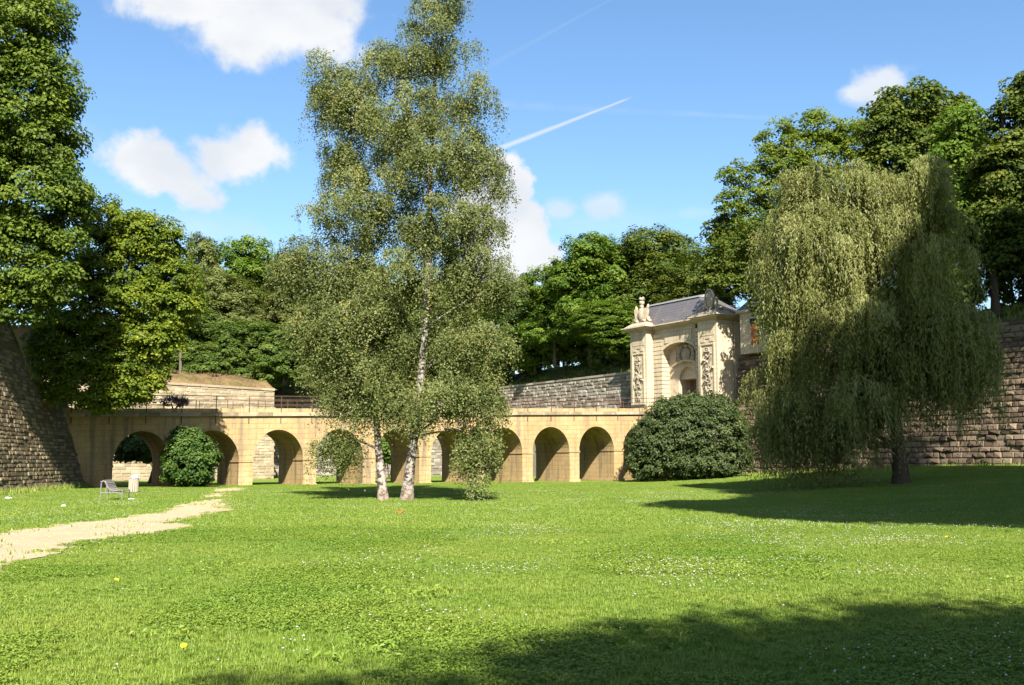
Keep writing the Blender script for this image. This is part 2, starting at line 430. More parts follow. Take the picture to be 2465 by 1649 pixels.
def leaves(P, N, size, aspect=.6, tintv=None, up=None, tri=False):
    """a folded rhombus per leaf. P centres, N normals"""
    n = len(P)
    N = N / (np.linalg.norm(N, axis=1)[:, None] + 1e-9)
    A = RNG.normal(size=(n, 3)) if up is None else up
    A = A - N * np.sum(A * N, 1)[:, None]; A /= np.linalg.norm(A, axis=1)[:, None] + 1e-9
    B = np.cross(N, A)
    s = np.asarray(size); s = (np.full(n, s) if s.ndim == 0 else s)[:, None]
    w = s * aspect
    tv = RNG.uniform(0, 1, n) if tintv is None else tintv
    if tri:
        V = np.stack([P - A * s * .5 - B * w * .5, P - A * s * .4 + B * w * .6, P + A * s * .6], 1).reshape(-1, 3)
        return V, np.arange(n * 3).reshape(-1, 3), np.repeat(tv, 3)
    V = np.stack([P - A * s * .5, P + B * w * .5 + N * s * .12 - A * s * .05, P + A * s * .5, P - B * w * .5 + N * s * .12 - A * s * .05], 1).reshape(-1, 3)
    i = np.arange(n)[:, None] * 4
    F_ = np.concatenate([i + np.array([[0, 1, 2]]), i + np.array([[0, 2, 3]])])
    return V, F_, np.repeat(tv, 4)


def shell_points(blobs, n, lo=.6, hi=1.02, keep=.62):
    """points in the outer shells of overlapping ellipsoids [(centre, radii)], few deep inside the others"""
    C = np.array([b[0] for b in blobs]); R = np.array([b[1] for b in blobs])
    wgt = (R[:, 0] * R[:, 2] + R[:, 1] * R[:, 2] + R[:, 0] * R[:, 1]); wgt = wgt / wgt.sum()
    out_p, out_n = [], []
    got = 0
    for _ in range(12):
        k = RNG.choice(len(C), n * 2, p=wgt)
        d = RNG.normal(size=(n * 2, 3)); d /= np.linalg.norm(d, axis=1)[:, None]
        rr = RNG.uniform(lo ** 2, hi ** 2, n * 2) ** .5
        P = C[k] + d * R[k] * rr[:, None]
        q = np.linalg.norm((P[:, None] - C[None]) / R[None], axis=2)
        q[np.arange(len(P)), k] = 9
        ok = q.min(1) > keep
        out_p.append(P[ok]); out_n.append((d / R[k])[ok]); got += ok.sum()
        if got >= n: break
    P = np.concatenate(out_p)[:n]; N = np.concatenate(out_n)[:n]
    return P, N / np.linalg.norm(N, axis=1)[:, None]


def crown_mesh(name, blobs, ncl, per, size, clr, flat=.55, sag=.25, aspect=.7, keep=.62, lo=.55, bias=.45, cvar=.3, tri=False):
    """leaf clumps (boughs) over lumpy blobs"""
    P, N = shell_points(blobs, ncl, lo=lo, keep=keep)
    n = len(P)
    cr = clr * RNG.uniform(.6, 1.3, n); ct = RNG.normal(0, cvar * .5, n)
    idx = np.repeat(np.arange(n), per)
    d = RNG.normal(size=(n * per, 3)); d /= np.linalg.norm(d, axis=1)[:, None]
    d[:, 2] = np.abs(d[:, 2]) * RNG.choice([1, 1, 1, -.6], n * per)
    rr = RNG.uniform(.25, 1.0, n * per) ** .5
    off = d * rr[:, None] * cr[idx][:, None]; off[:, 2] *= flat
    hr = np.hypot(off[:, 0], off[:, 1]) / cr[idx]
    off[:, 2] -= sag * cr[idx] * hr ** 2
    Q = P[idx] + off + N[idx] * (hr * 0)[:, None]
    nn = d * .5 + N[idx] * bias + np.array([0, -.1, .55]) + RNG.normal(0, .45, (n * per, 3))
    tv = np.clip(.5 + ct[idx] + RNG.normal(0, .18, n * per), 0, 1)
    s = size * RNG.uniform(.7, 1.3, n * per)
    V, F_, tt = leaves(Q, nn, s, aspect, tv, tri=tri)
    return np_mesh(name, V, [F_], tt), P


def hang_mesh(name, blobs, nb, spb, per, size, length, brad, aspect=.55, jitter=.08, keep=.45, lo=.35, along=.0, tw=.2, extra=None, dome=.5):
    """hanging sprays: boughs on the blobs, each with strands of leaves falling from its arched twigs"""
    BP, BNn = shell_points(blobs, nb, lo=lo, keep=keep)
    if extra is not None: BP = np.concatenate([BP, extra[0]]); BNn = np.concatenate([BNn, extra[1]])
    nb = len(BP); br_ = brad * RNG.uniform(.55, 1.35, nb); bt = RNG.normal(0, .13, nb); bl_ = RNG.uniform(.6, 1.25, nb)
    k = np.repeat(np.arange(nb), spb); n = len(k)
    a = RNG.uniform(0, 2 * np.pi, n); r = RNG.uniform(.02, 1, n) ** .6
    P = BP[k] + np.stack([np.cos(a) * r, np.sin(a) * r, -dome * r ** 2], 1) * br_[k][:, None]
    oh = BNn[k].copy(); oh[:, 2] = 0
    P += oh * (br_[k] * .3)[:, None]
    Ls = (length[0] + (length[1] - length[0]) * RNG.uniform(0, 1, n) ** 1.4) * bl_[k]
    st = np.clip(.5 + bt[k] + RNG.normal(0, tw * .6, n), 0, 1)
    idx = np.repeat(np.arange(n), per)
    f = np.tile(np.arange(per) / (per - 1), n) + RNG.uniform(-.5, .5, n * per) / per
    f = np.clip(f, 0, 1)
    d = np.stack([np.cos(a), np.sin(a), 0 * a], 1)
    Q = P[idx] + d[idx] * (np.sin(f * 1.5) * .12 * Ls[idx])[:, None]
    Q[:, 2] -= f ** 1.15 * Ls[idx]
    Q += RNG.normal(0, 1, (len(Q), 3)) * jitter
    nn = RNG.normal(0, .6, (len(Q), 3)) + (BNn[k][idx] * .6 + d[idx] * .3) + np.array([0, -.25, .3])
    tv = np.clip(st[idx] + RNG.normal(0, .15, len(Q)), 0, .985)
    tv[RNG.uniform(0, 1, len(Q)) < .0025] = 1.0
    up = np.array([0, 0, -1.]) * along + RNG.normal(0, .35, (len(Q), 3)) if along else None
    s = size * RNG.uniform(.7, 1.3, len(Q))
    ok = Q[:, 2] > gz_np(Q[:, 0], Q[:, 1]) + .05
    V, F_, tt = leaves(Q[ok], nn[ok], s[ok], aspect, tv[ok], None if up is None else up[ok], tri=True)
    return np_mesh(name, V, [F_], tt)


def gz_np(x, y):
    x = np.asarray(x, float); y = np.asarray(y, float)
    t_ = np.clip((x - 9) / 24, 0, 1); a = 1.35 * t_ * t_ * (3 - 2 * t_)
    u_ = np.clip((y - 16) / 26, 0, 1); a = a * u_ * u_ * (3 - 2 * u_)
    return a + .035 * np.sin(x * .31 + 1.3) * np.sin(y * .23) * np.clip((y - 6) / 10, 0, 1) * np.clip((64 - y) / 10, 0, 1)


def gz(x, y): return float(gz_np(x, y))


def Bd(x, y, rx, ry, Y, rd=None):                      # ellipsoid from 2344-wide coordinates at depth Y
    c = atd(x, y, Y); k = 1.05162 * Y / F
    return (c, np.array([rx * k, (rd if rd else (rx * .8 + ry * .2) * k), ry * k]))


def limb(a, b, bend=.12, n=6):
    a = np.asarray(a, float); b = np.asarray(b, float); f = np.linspace(0, 1, n)[:, None]
    L_ = np.linalg.norm(b - a); w = RNG.normal(0, bend * L_ * .4, 3)
    return a + (b - a) * f + np.sin(f * np.pi) * w + np.array([0, 0, bend * L_]) * np.sin(f * np.pi) * .5


def trunk_mesh(name, path, r0, r1, targets, lr=.35, k=9, flare=1.35):
    mb = MB(); path = np.asarray(path, float)
    # densify
    f = np.linspace(0, len(path) - 1, 14); P = np.stack([np.interp(f, np.arange(len(path)), path[:, i]) for i in range(3)], 1)
    R = np.linspace(r0, r1, len(P)); R[0] *= flare; R[1] *= 1 + (flare - 1) * .3
    mb.tube(P, R, k)
    for tg in targets:
        tg = np.asarray(tg, float)
        lo_, hi_ = P[3][2], P[-1][2]
        zz = np.clip(tg[2] - .45 * np.hypot(*(tg - P[6])[:2]) - .3, lo_, hi_ - .1)
        i = int(np.argmin(abs(P[:, 2] - zz)))
        Rb = R[i] * RNG.uniform(.3, .5)
        mb.tube(limb(P[i], tg), np.linspace(Rb, Rb * .18, 6), 6, cap=False)
    return mb.mesh(name, True)


def tree(name, label, group, base, crown, cmat, path, r0, r1, targets, bark, crown_name='crown'):
    root = thing(name, label, 'tree', base, group)
    link('trunk', trunk_mesh('trunk', path, r0, r1, targets), bark, root)
    link(crown_name, crown, cmat, root)
    return root


# ------------------------------------------------------------------ ground
GX = np.unique(np.concatenate([np.linspace(-400, -60, 12), np.linspace(-60, 60, 97), np.linspace(60, 400, 12)]))
GY = np.unique(np.concatenate([np.linspace(-300, -10, 12), np.linspace(-10, 120, 105), np.linspace(120, 700, 14)]))
gx, gy = np.meshgrid(GX, GY); gzv = gz_np(gx, gy)
nX, nY = len(GX), len(GY)
ii = (np.arange(nY - 1)[:, None] * nX + np.arange(nX - 1)[None]).ravel()
lawn = link('lawn', np_mesh('lawn', np.stack([gx, gy, gzv], -1).reshape(-1, 3), [np.stack([ii, ii + 1, ii + nX + 1, ii + nX], 1)], np.full(nX * nY, .5), True), M['lawn'])
tag(lawn, 'sunny green lawn floor of the dry moat dotted with clover', 'lawn', kind='structure')

# gravel path: a worn strip with ragged edges, and small bare patches
def ground_pt(px, py):
    r = ray(px, py); k = -EYE / r[2]; p = r * k; return np.array([p[0], p[1]])


def ragged(px_poly, amp=.22, step=.25):
    P = np.array([ground_pt(*q) for q in px_poly]); o = []
    for i in range(len(P)):
        a, b = P[i], P[(i + 1) % len(P)]; n = max(2, int(np.linalg.norm(b - a) / step))
        for k in range(n):
            q = a + (b - a) * k / n
            amp_ = amp * (.5 + .5 * min(1, q[1] / 40))
            q = q + amp_ * np.array([math.sin(q[0] * 2.1 + q[1] * 1.3) + .7 * math.sin(q[0] * 5.3 - q[1] * 3.1), math.sin(q[1] * 1.7 - q[0] * .9) + .7 * math.sin(q[0] * 6.1 + q[1] * 4.7)]) * .6 + RNG.normal(0, .05, 2)
            o.append(q)
    return np.array(o)


import bmesh
PATHS = [
    [(-150, 1322), (0, 1283), (70, 1272), (150, 1263), (250, 1252), (330, 1240), (400, 1226), (440, 1213), (500, 1204), (552, 1202), (562, 1208), (552, 1216), (556, 1224), (520, 1236), (470, 1246), (430, 1254), (410, 1260), (445, 1260), (478, 1270), (440, 1281), (350, 1290), (250, 1303), (150, 1327), (60, 1357), (0, 1382), (-160, 1446)],
    [(470, 1198), (500, 1190), (535, 1186), (562, 1188), (566, 1196), (520, 1200)],
    [(500, 1186), (515, 1178), (560, 1174), (602, 1175), (588, 1179), (566, 1183), (545, 1185)],
    [(545, 1281), (560, 1277), (595, 1277), (590, 1281)],
]
bm = bmesh.new()
PATH_XY = []
for poly in PATHS:
    pts = ragged(poly); PATH_XY.append(pts)
    vs = [bm.verts.new((q[0], q[1], gz(q[0], q[1]) + .012)) for q in pts]
    es = [bm.edges.new((vs[i], vs[(i + 1) % len(vs)])) for i in range(len(vs))]
    bmesh.ops.triangle_fill(bm, use_beauty=True, edges=es)
for f in bm.faces:
    if f.normal.z < 0: f.normal_flip()
me = bpy.data.meshes.new('gravel_path'); bm.to_mesh(me); bm.free()
gp = link('gravel_path', me, M['gravel']); tag(gp, 'pale worn gravel path curving from the left edge to the arches', 'path', kind='structure')


def in_paths(x, y):
    inside = np.zeros(len(x), bool)
    for P in PATH_XY:
        a = P; b = np.roll(P, -1, 0)
        c = np.zeros(len(x), int)
        for (x0, y0), (x1, y1) in zip(a, b):
            k = ((y0 > y) != (y1 > y)) & (x < (x1 - x0) * (y - y0) / (y1 - y0 + 1e-12) + x0)
            c += k
        inside |= (c % 2 == 1)
    return inside


# ------------------------------------------------------------------ masonry walls
def stone_unit(rng):
    """unit block: u,v in -.5...5, w 0..1 (rough pillowed face)"""
    o = [(-.5, -.5, 0), (.5, -.5, 0), (.5, .5, 0), (-.5, .5, 0)]
    ins = .07
    i_ = [(x * (1 - 2 * ins * rng.uniform(.5, 1.5)), y * (1 - 2.6 * ins * rng.uniform(.5, 1.6)), rng.uniform(.55, 1.0)) for x, y, _ in o]
    c = [(rng.uniform(-.25, .25), rng.uniform(-.2, .2), rng.uniform(.8, 1.12))]
    V = np.array(o + i_ + c, float)
    Fq = [[0, 1, 5, 4], [1, 2, 6, 5], [2, 3, 7, 6], [3, 0, 4, 7]]
    Ft = [[4, 5, 8], [5, 6, 8], [6, 7, 8], [7, 4, 8]]
    return V, Fq, Ft


UNITS = []
_r = np.random.default_rng(3)
for _ in range(14): UNITS.append(stone_unit(_r))


def masonry(root, name, org, dirv, outv, batter, s0, s1, ztop, ch, ln, proud, mat, back_mat, nparts, seed, zbot=None, thick=1.2, capmat=None, cap=True, gap=.025, capname='coping_stone', capped_h=.22, coln=1.6, smin=None, drop=0.0):
    """battered wall: backing + real stones course by course. Stones that show largest become parts"""
    rng = np.random.default_rng(seed)
    dirv = np.array([dirv[0], dirv[1], 0.]); dirv /= np.linalg.norm(dirv)
    outv = np.array([outv[0], outv[1], 0.]); outv /= np.linalg.norm(outv)
    org = np.array([org[0], org[1], 0.])
    vup = np.array([0, 0, 1.]) - outv * batter
    vn = vup / np.linalg.norm(vup); wn = np.cross(dirv, vn)
    if np.dot(wn, outv) < 0: wn = -wn
    P = lambda s, z, w=0.0: org + dirv * s + vup * z + wn * w
    mb = MB()
    S = np.linspace(s0, s1, 41)
    zb = -0.6
    for a, b in zip(S[:-1], S[1:]):
        za, zb_ = ztop(a), ztop(b)
        tb = lambda s, z: org + dirv * s + vup * z - outv * thick
        mb.hexa([P(a, zb), P(b, zb), tb(b, zb), tb(a, zb), P(a, za), P(b, zb_), tb(b, zb_), tb(a, za)])
    link(name, mb.mesh(name), back_mat, root)
    z = (smin if smin is not None else -.3); blocks = []
    zmax = max(ztop(s) for s in S)
    while z < zmax:
        h = ch * rng.uniform(.82, 1.2); s = s0 - rng.uniform(0, ln[1])
        while s < s1:
            l = rng.uniform(*ln); sc = s + l / 2
            if s0 - .05 <= s and s + l <= s1 + .3 and z + h <= min(ztop(s), ztop(min(s + l, s1))) + .02:
                if rng.uniform() > drop: blocks.append((sc, z + h / 2, l - gap, h - gap, proud * rng.uniform(.3, 1.7), rng.integers(len(UNITS)), np.clip(rng.normal(.5, .22), 0, 1)))
            s += l
        z += h
    C = np.array([P(b[0], b[1]) for b in blocks]); x, y = proj(C)
    vis = (x > -30) & (x < W + 30) & (y > -30) & (y < H + 30)
    area = np.array([b[2] * b[3] for b in blocks]) / (C[:, 1] ** 2) * vis
    order = np.argsort(-area); big = set(order[:nparts].tolist()) if nparts else set()
    mb = MB()
    meshes = {}
    for i, b in enumerate(blocks):
        sc, zc, l, h, p, k, tv = b
        V, Fq, Ft = UNITS[k]
        if i in big:
            key = (k, int(tv * 3.99))
            if key not in meshes:
                meshes[key] = np_mesh('stone', V, [np.array(Fq), np.array(Ft)], np.full(len(V), (key[1] + .5) / 4))
                meshes[key].materials.append(mat)
            o = link('stone', meshes[key], None, root, keep=True)
            o.matrix_parent_inverse = Matrix.Translation(-root.location)
            m4 = np.eye(4); m4[:3, 0] = dirv * l; m4[:3, 1] = vn * h; m4[:3, 2] = wn * p; m4[:3, 3] = P(sc, zc)
            Mx = Matrix(m4.tolist())
            if Mx.determinant() < 0: m4[:3, 0] *= -1; Mx = Matrix(m4.tolist())
            o.matrix_basis = Mx
        else:
            Wp = P(sc, zc) + V[:, :1] * dirv * l + V[:, 1:2] * vn * h + V[:, 2:] * wn * p
            mb.add(Wp, [np.array(Fq), np.array(Ft)], tv)
    if mb.n: link('stonework', mb.mesh('stonework'), mat, root, kind='stuff')
    if cap:
        s = s0; 
        while s < s1 - .2:
            l = min(coln * rng.uniform(.8, 1.2), s1 - s); a, b = s + .012, s + l - .012
            q = MB(); o_ = .10
            f = lambda s_, w_, dz: org + dirv * s_ + vup * (ztop(s_)) + outv * w_ + np.array([0, 0, dz])
            q.hexa([f(a, o_, 0.01), f(b, o_, 0.01), f(b, -.6, 0.01), f(a, -.6, .01), f(a, o_ * .9, capped_h), f(b, o_ * .9, capped_h), f(b, -.6, capped_h), f(a, -.6, capped_h)], rng.uniform(.2, .8))
            link(capname, q.mesh(capname), capmat or mat, root)
            s += l
    return P


# bridge axis
BA = math.radians(31.8); BE = np.array([math.cos(BA), math.sin(BA)]); BN = np.array([-BE[1], BE[0]]); B0 = np.array([-17.617, 71.29])
BW, PITCH = 5.0, 4.545


def BR(s, w, z):
    q = B0 + BE * s + BN * w; return np.array([q[0], q[1], z])


def zc(s): return 4.715 + .0272 * s                       # underside of the cornice


# curtain wall (right of the gate, and left of it): plane at s = 41.4, runs along BN
GS, GT = 39.6, 2.75
CS = GS + 1.3
CW0 = B0 + BE * CS
cr = thing('curtain_wall', 'tall brown wall of rough squared stones rising behind the weeping willow', 'wall', (*(CW0 + BN * -20), 1.0))
masonry(cr, 'wall_core', CW0, BN, -BE, .10, -46, GT - 6.2, lambda s: 10.35 + .012 * max(0, -s), .36, (.42, .88), .17, M['wallr'], M['wallrj'], 300, 11, capmat=M['wallr'], coln=2.0)
cl = thing('curtain_wall', 'grey stone wall left of the gate seen above the bridge railing', 'wall', (*(CW0 + BN * 20), 0))
masonry(cl, 'wall_core', CW0, BN, -BE, .06, GT + 6.2, 40, lambda s: 10.3, .34, (.45, 1.1), .11, M['wallg'], M['wallg'], 140, 12, capmat=M['wallg'], coln=2.4, smin=4.0)
# far side of the ditch behind the bridge
A_, B_ = np.array([-36.5, 85.6]), np.array([-22.9, 100.6])
dAB = (B_ - A_); lAB = np.linalg.norm(dAB); dAB /= lAB; nAB = np.array([dAB[1], -dAB[0]])
fl = thing('ravelin_wall', 'pale sunlit stone wall under a dry brown bank behind the left arches', 'wall', (*((A_ + B_) / 2), 0))
masonry(fl, 'wall_core', A_, dAB, nAB, .03, -14, lAB, lambda s: 8.45, .28, (.4, 1.0), .035, M['wallp'], M['wallp'], 220, 13, capmat=M['wallp'], coln=2.2)
C_ = CW0 + BN * 38
D0_ = np.array([-30.0, 110.0]); dD = C_ - D0_; lD = np.linalg.norm(dD); dD /= lD; nD = np.array([dD[1], -dD[0]])
fm = thing('ditch_wall', 'shaded grey wall seen through the middle arches under the birch trees', 'wall', (*((C_ + D0_) / 2), 0))
masonry(fm, 'wall_core', D0_, dD, nD, .03, -6, lD, lambda s: 8.6, .36, (.6, 1.4), .07, M['wallg'], M['wallg'], 120, 14, capmat=M['wallg'], coln=2.4)

# left bastion
LA, LB = np.array([-26.75, 66.0]), np.array([-24.45, 49.6])
dL = LB - LA; lL = np.linalg.norm(dL); dL /= lL; nL = np.array([-dL[1], dL[0]])
if nL[0] < 0: nL = -nL


def lz(s):
    Y = 66.0 + dL[1] * s
    return float(np.interp(-Y, [-66, -60.0, -57.6, -40], [5.35, 6.25, 10.3, 11.2]))


lw = thing('bastion_wall', 'weathered sloping stone bastion wall at the left edge, half in shade', 'wall', (*((LA + LB) / 2), 0))
masonry(lw, 'wall_core', LA, dL, nL, .29, -.6, 27, lz, .23, (.3, .85), .05, M['walll'], M['wallm'], 300, 15, capmat=M['walll'], coln=1.0, capped_h=.14, drop=.09)
rw = thing('retaining_wall', 'plain tan wall end standing in shade above the bastion', 'wall', (-30, 62, 5))
q = MB(); q.box(lambda a, b, c: (a, b, c), -31.5, -28.75, 61.8, 63.4, 4.5, 9.6); link('wall_core', q.mesh('wall_core'), M['walltan'], rw)
q = MB(); q.box(lambda a, b, c: (a, b, c), -31.6, -28.65, 61.7, 63.5, 9.6, 9.75); link('coping_stone', q.mesh('coping_stone'), M['walll'], rw)


# banks on top of the walls
def bank(name, label, org, dirv, outv, s0, s1, prof, mat, wob=.12, step=1.0, battop=0.0):
    dirv = np.asarray(dirv) / np.linalg.norm(dirv); outv = np.asarray(outv) / np.linalg.norm(outv)
    S = np.arange(s0, s1 + step, step); V = []; 
    for s in S:
        for j, (w, z) in enumerate(prof):
            q = np.asarray(org) + dirv * s - outv * (w + battop)
            V.append((q[0], q[1], z + (RNG.normal(0, wob) if 0 < j < len(prof) - 1 else 0)))
    n = len(prof); i = (np.arange(len(S) - 1)[:, None] * n + np.arange(n - 1)[None]).ravel()
    o = link(name, np_mesh(name, V, [np.stack([i, i + 1, i + n + 1, i + n], 1)], np.full(len(V), .5), True), mat)
    return tag(o, label, 'bank', kind='structure')


bank('rampart_bank', 'grassy earth bank on top of the curtain wall', CW0, BN, -BE, -60, 44, [(.55, 10.4), (1.5, 10.9), (3, 11.75), (5, 12.6), (7, 12.9), (14, 12.8), (70, 12.0)], M['bank'], battop=1.0)
bank('ravelin_bank', 'dry brown bank above the pale wall on the left', A_, dAB, nAB, -30, lAB - .1, [(.5, 8.6), (1.4, 9.1), (2.6, 9.6), (4, 9.85), (9, 10.1), (20, 10.4)], M['bankdry'], battop=.3)
bank('ditch_bank', 'shaded bank above the wall behind the birch trees', D0_, dD, nD, -60, lD + 20, [(.5, 8.7), (2, 9.9), (4, 11.1), (7, 11.5), (90, 11.5)], M['bank'], battop=.3)
bank('bastion_bank', 'earth fill on top of the left bastion', LA, dL, nL, -8, 30, [(.4, 5.0), (1.6, 5.2), (4, 5.6), (30, 7)], M['bank'], battop=1.6)

# ------------------------------------------------------------------ bridge
br = thing('stone_bridge', 'yellow sandstone bridge of ten round arches crossing the grassy moat', 'bridge', BR(12, 2.5, 0))
mb = MB(); SB0, SB1 = -15.0, GS - .1
ARCH = [(-.05 + PITCH * i, -.05 + PITCH * i + 3.57) for i in range(-2, 8)]


def quad(mb, *P): mb.add(np.array(P), [[[0, 1, 2, 3]]])


NS = 22
edges = [SB0] + [v for a in ARCH for v in a] + [SB1]
ZB = -.4
for k in range(0, len(edges), 2):                          # piers and ends
    a, b = edges[k], edges[k + 1]
    for w in (0, BW): quad(mb, BR(a, w, ZB), BR(b, w, ZB), BR(b, w, zc(b)), BR(a, w, zc(a)))
for a, b in ARCH:
    c_, hw = (a + b) / 2, (b - a) / 2; zs = 1.74 + .029 * c_; cre = 3.78 + .026 * c_
    th = np.linspace(np.pi, 0, NS + 1); S = c_ + hw * np.cos(th); Z = zs + (cre - zs) * np.sin(th)
    for i in range(NS):
        for w in (0, BW): quad(mb, BR(S[i], w, Z[i]), BR(S[i + 1], w, Z[i + 1]), BR(S[i + 1], w, zc(S[i + 1])), BR(S[i], w, zc(S[i])))
        quad(mb, BR(S[i], 0, Z[i]), BR(S[i + 1], 0, Z[i + 1]), BR(S[i + 1], BW, Z[i + 1]), BR(S[i], BW, Z[i]))
    for s in (a, b): quad(mb, BR(s, 0, ZB), BR(s, BW, ZB), BR(s, BW, zs), BR(s, 0, zs))
link('arcade', mb.mesh('arcade'), M['sand'], br)
imp = MB()
for k in range(0, len(edges), 2):
    a, b = edges[k], edges[k + 1]; c_ = (a + b) / 2; z0 = 1.6 + .029 * c_
    q = MB(); q.box(BR, a - .05, b + .05, -.05, BW + .05, z0, z0 + .13); link('impost', q.mesh('impost'), M['sand'], br)
    if 3 < c_ < 37:
        q = MB(); q.box(BR, a - .07, b + .07, -.07, BW + .07, -.3, .10 + (.12 if c_ > 18 else 0)); link('plinth', q.mesh('plinth'), M['sand'], br)
# cornice: single stones, then the parapet blocks
s = SB0
while s < SB1 - .3:
    l = min(RNG.uniform(.9, 1.5), SB1 - s); a, b = s + .008, s + l - .008
    for w0, w1 in ((-.16, .5), (BW - .5, BW + .16)):
        q = MB(); tv = RNG.uniform(.1, 1)
        q.hexa([BR(a, w0, zc(a) + .004), BR(b, w0, zc(b) + .004), BR(b, w1, zc(b) + .004), BR(a, w1, zc(a) + .004),
                BR(a, w0, zc(a) + .26), BR(b, w0, zc(b) + .26), BR(b, w1, zc(b) + .30), BR(a, w1, zc(a) + .30)], tv)
        if w0 < 0: link('cornice_stone', q.mesh('cornice_stone'), M['sandcap'], br)
        else: imp.add(np.concatenate(q.v), [np.concatenate(f) for f in q.f.values() if f], tv)
    s += l
link('rear_cornice', imp.mesh('rear_cornice'), M['sandcap'], br)
s = SB0
while s < SB1 - .3:
    l = min(RNG.uniform(2.0, 2.6), SB1 - s); a, b = s + .01, s + l - .01
    for w0, w1 in ((-.05, .45),):
        q = MB(); q.hexa([BR(a, w0, zc(a) + .27), BR(b, w0, zc(b) + .27), BR(b, w1, zc(b) + .27), BR(a, w1, zc(a) + .27),
                          BR(a, w0, zc(a) + .53), BR(b, w0, zc(b) + .53), BR(b, w1, zc(b) + .53), BR(a, w1, zc(a) + .53)], RNG.uniform(.3, .7))
        link('kerb_stone', q.mesh('kerb_stone'), M['sand'], br)
    s += l
q = MB(); S = np.linspace(SB0, SB1 + 1.4, 20)
for a, b in zip(S[:-1], S[1:]): quad(q, BR(a, .45, zc(a) + .36), BR(b, .45, zc(b) + .36), BR(b, BW - .1, zc(b) + .36), BR(a, BW - .1, zc(a) + .36))
link('deck', q.mesh('deck'), M['gravel'], br)


def railing(label, w, s0, s1, end):
    r = thing('bridge_railing', label, 'railing', BR((s0 + s1) / 2, w, zc((s0 + s1) / 2) + .5))
    ref = {}
    def piece(name, key, P, rad):
        q = MB(); q.tube(P, rad, 6); return link(name, q.mesh(name), M['rust'], r)
    post = None
    s = s0; k = 0
    while s <= s1 + .01:
        zb = zc(s) + .02
        if post is None:
            q = MB(); q.tube([(0, 0, 0), (0, 0, 1.38)], .028, 6); me_ = q.mesh('post'); me_.materials.append(M['rust']); post = me_
            q = MB(); q.tube([(0, 0, 0), (0, 0, .52)], .018, 6); me2 = q.mesh('baluster'); me2.materials.append(M['rust'])
            q = MB(); q.tube([(0, 0, 0), (0, 0, -.42)], .03, 6); q.tube([(0, 0, 0), (.0, .1, 0)], .03, 6); me3 = q.mesh('bracket'); me3.materials.append(M['rust'])
        for nm, me_, ds, dz, dw in (('post', post, 0, 0, -.10), ('baluster', me2, 1.13, .52, -.10), ('bracket', me3, 0, -.03, -.06)):
            if nm == 'baluster' and s + ds > s1: continue
            if nm == 'bracket' and w > 1: continue
            if nm == 'post' and w > 1: dw = 0
            o = link(nm, me_, None, r); p = BR(s + ds, w + dw if w < 1 else w, zc(s + ds) + dz); o.matrix_basis = Matrix.Translation(Vector(p)) @ Matrix.Rotation(BA, 4, 'Z')
        s += 2.26; k += 1
    ww = w - .10 if w < 1 else w
    for h, rad in ((1.37, .026), (1.03, .02), (.70, .022)):
        P = [BR(s_, ww, zc(s_) + h) for s_ in np.linspace(s0 - .05, s1, 12)]
        piece('rail', h, P, rad)
    if end:
        for h, rad in ((1.37, .026), (1.03, .02), (.70, .022)):
            piece('rail', h, [BR(s1, ww, zc(s1) + h), BR(s1 + 1.2, ww + .5, zc(s1) + h)], rad)
        for ds, dw in ((.6, .25), (1.2, .5)):
            piece('post', 0, [BR(s1 + ds, ww + dw, zc(s1) + .5), BR(s1 + ds, ww + dw, zc(s1) + 1.38)], .028)
    return r


railing('rusty iron pipe railing along the sunlit near edge of the bridge', 0.0, -.44 - 2.26 * 6, 35.72, True)
railing('rusty iron pipe railing along the far edge of the bridge', BW - .05, -.44 - 2.26 * 6, 35.72, False)

# ------------------------------------------------------------------ gatehouse
def G(t_, d, z):
    q = B0 + BE * (GS + d) + BN * (GT + t_); return np.array([q[0], q[1], z])


gh = thing('gatehouse', 'cream stone baroque gatehouse with carved panels and dark slate roof', 'gatehouse', G(0, 2, 0))
GD = M['gate']


def gpart(name, boxes, mat=GD, tintv=.5, smooth=False):
    q = MB()
    for b in boxes: q.box(G, *b, tint=tintv)
    return link(name, q.mesh(name), mat, gh)


ZT = 13.95
REC, NB, DB = .85, 1.75, 3.2                 # recess plane, niche back, door leaf
gpart('wall', [(2.36, 6.0, 2.05, 7.5, -1, ZT), (-6.0, -2.36, 2.05, 7.5, -1, ZT), (-2.36, 2.36, 4.0, 7.5, -1, ZT), (-2.36, 2.36, 2.05, 4.0, 9.2, ZT), (-2.4, 2.4, .3, 4, -1, 6.15)])
# wall over the niche (segmental arch)
def niche_z(t_): return 11.55 + 1.0 * math.sqrt(max(0, 1 - (t_ / 2.34) ** 2)) ** 1.0
q = MB(); TS = np.linspace(-2.34, 2.34, 23)
for a, b in zip(TS[:-1], TS[1:]):
    za, zb_ = niche_z(a), niche_z(b)
    q.add(np.array([G(a, REC, za), G(b, REC, zb_), G(b, REC, ZT), G(a, REC, ZT)]), [[[0, 1, 2, 3]]])
    q.add(np.array([G(a, REC, za), G(b, REC, zb_), G(b, NB, zb_), G(a, NB, za)]), [[[0, 1, 2, 3]]])
link('arch_wall', q.mesh('arch_wall'), GD, gh)
q = MB()
for a, b in zip(TS[:-1], TS[1:]):                 # arch moulding
    za, zb_ = niche_z(a), niche_z(b)
    q.hexa([G(a, REC - .07, za - .02), G(b, REC - .07, zb_ - .02), G(b, REC + .05, zb_ - .02), G(a, REC + .05, za - .02), G(a * 1.03, REC - .07, za + .2), G(b * 1.03, REC - .07, zb_ + .2), G(b * 1.03, REC + .05, zb_ + .2), G(a * 1.03, REC + .05, za + .2)])
link('arch_moulding', q.mesh('arch_moulding'), GD, gh)
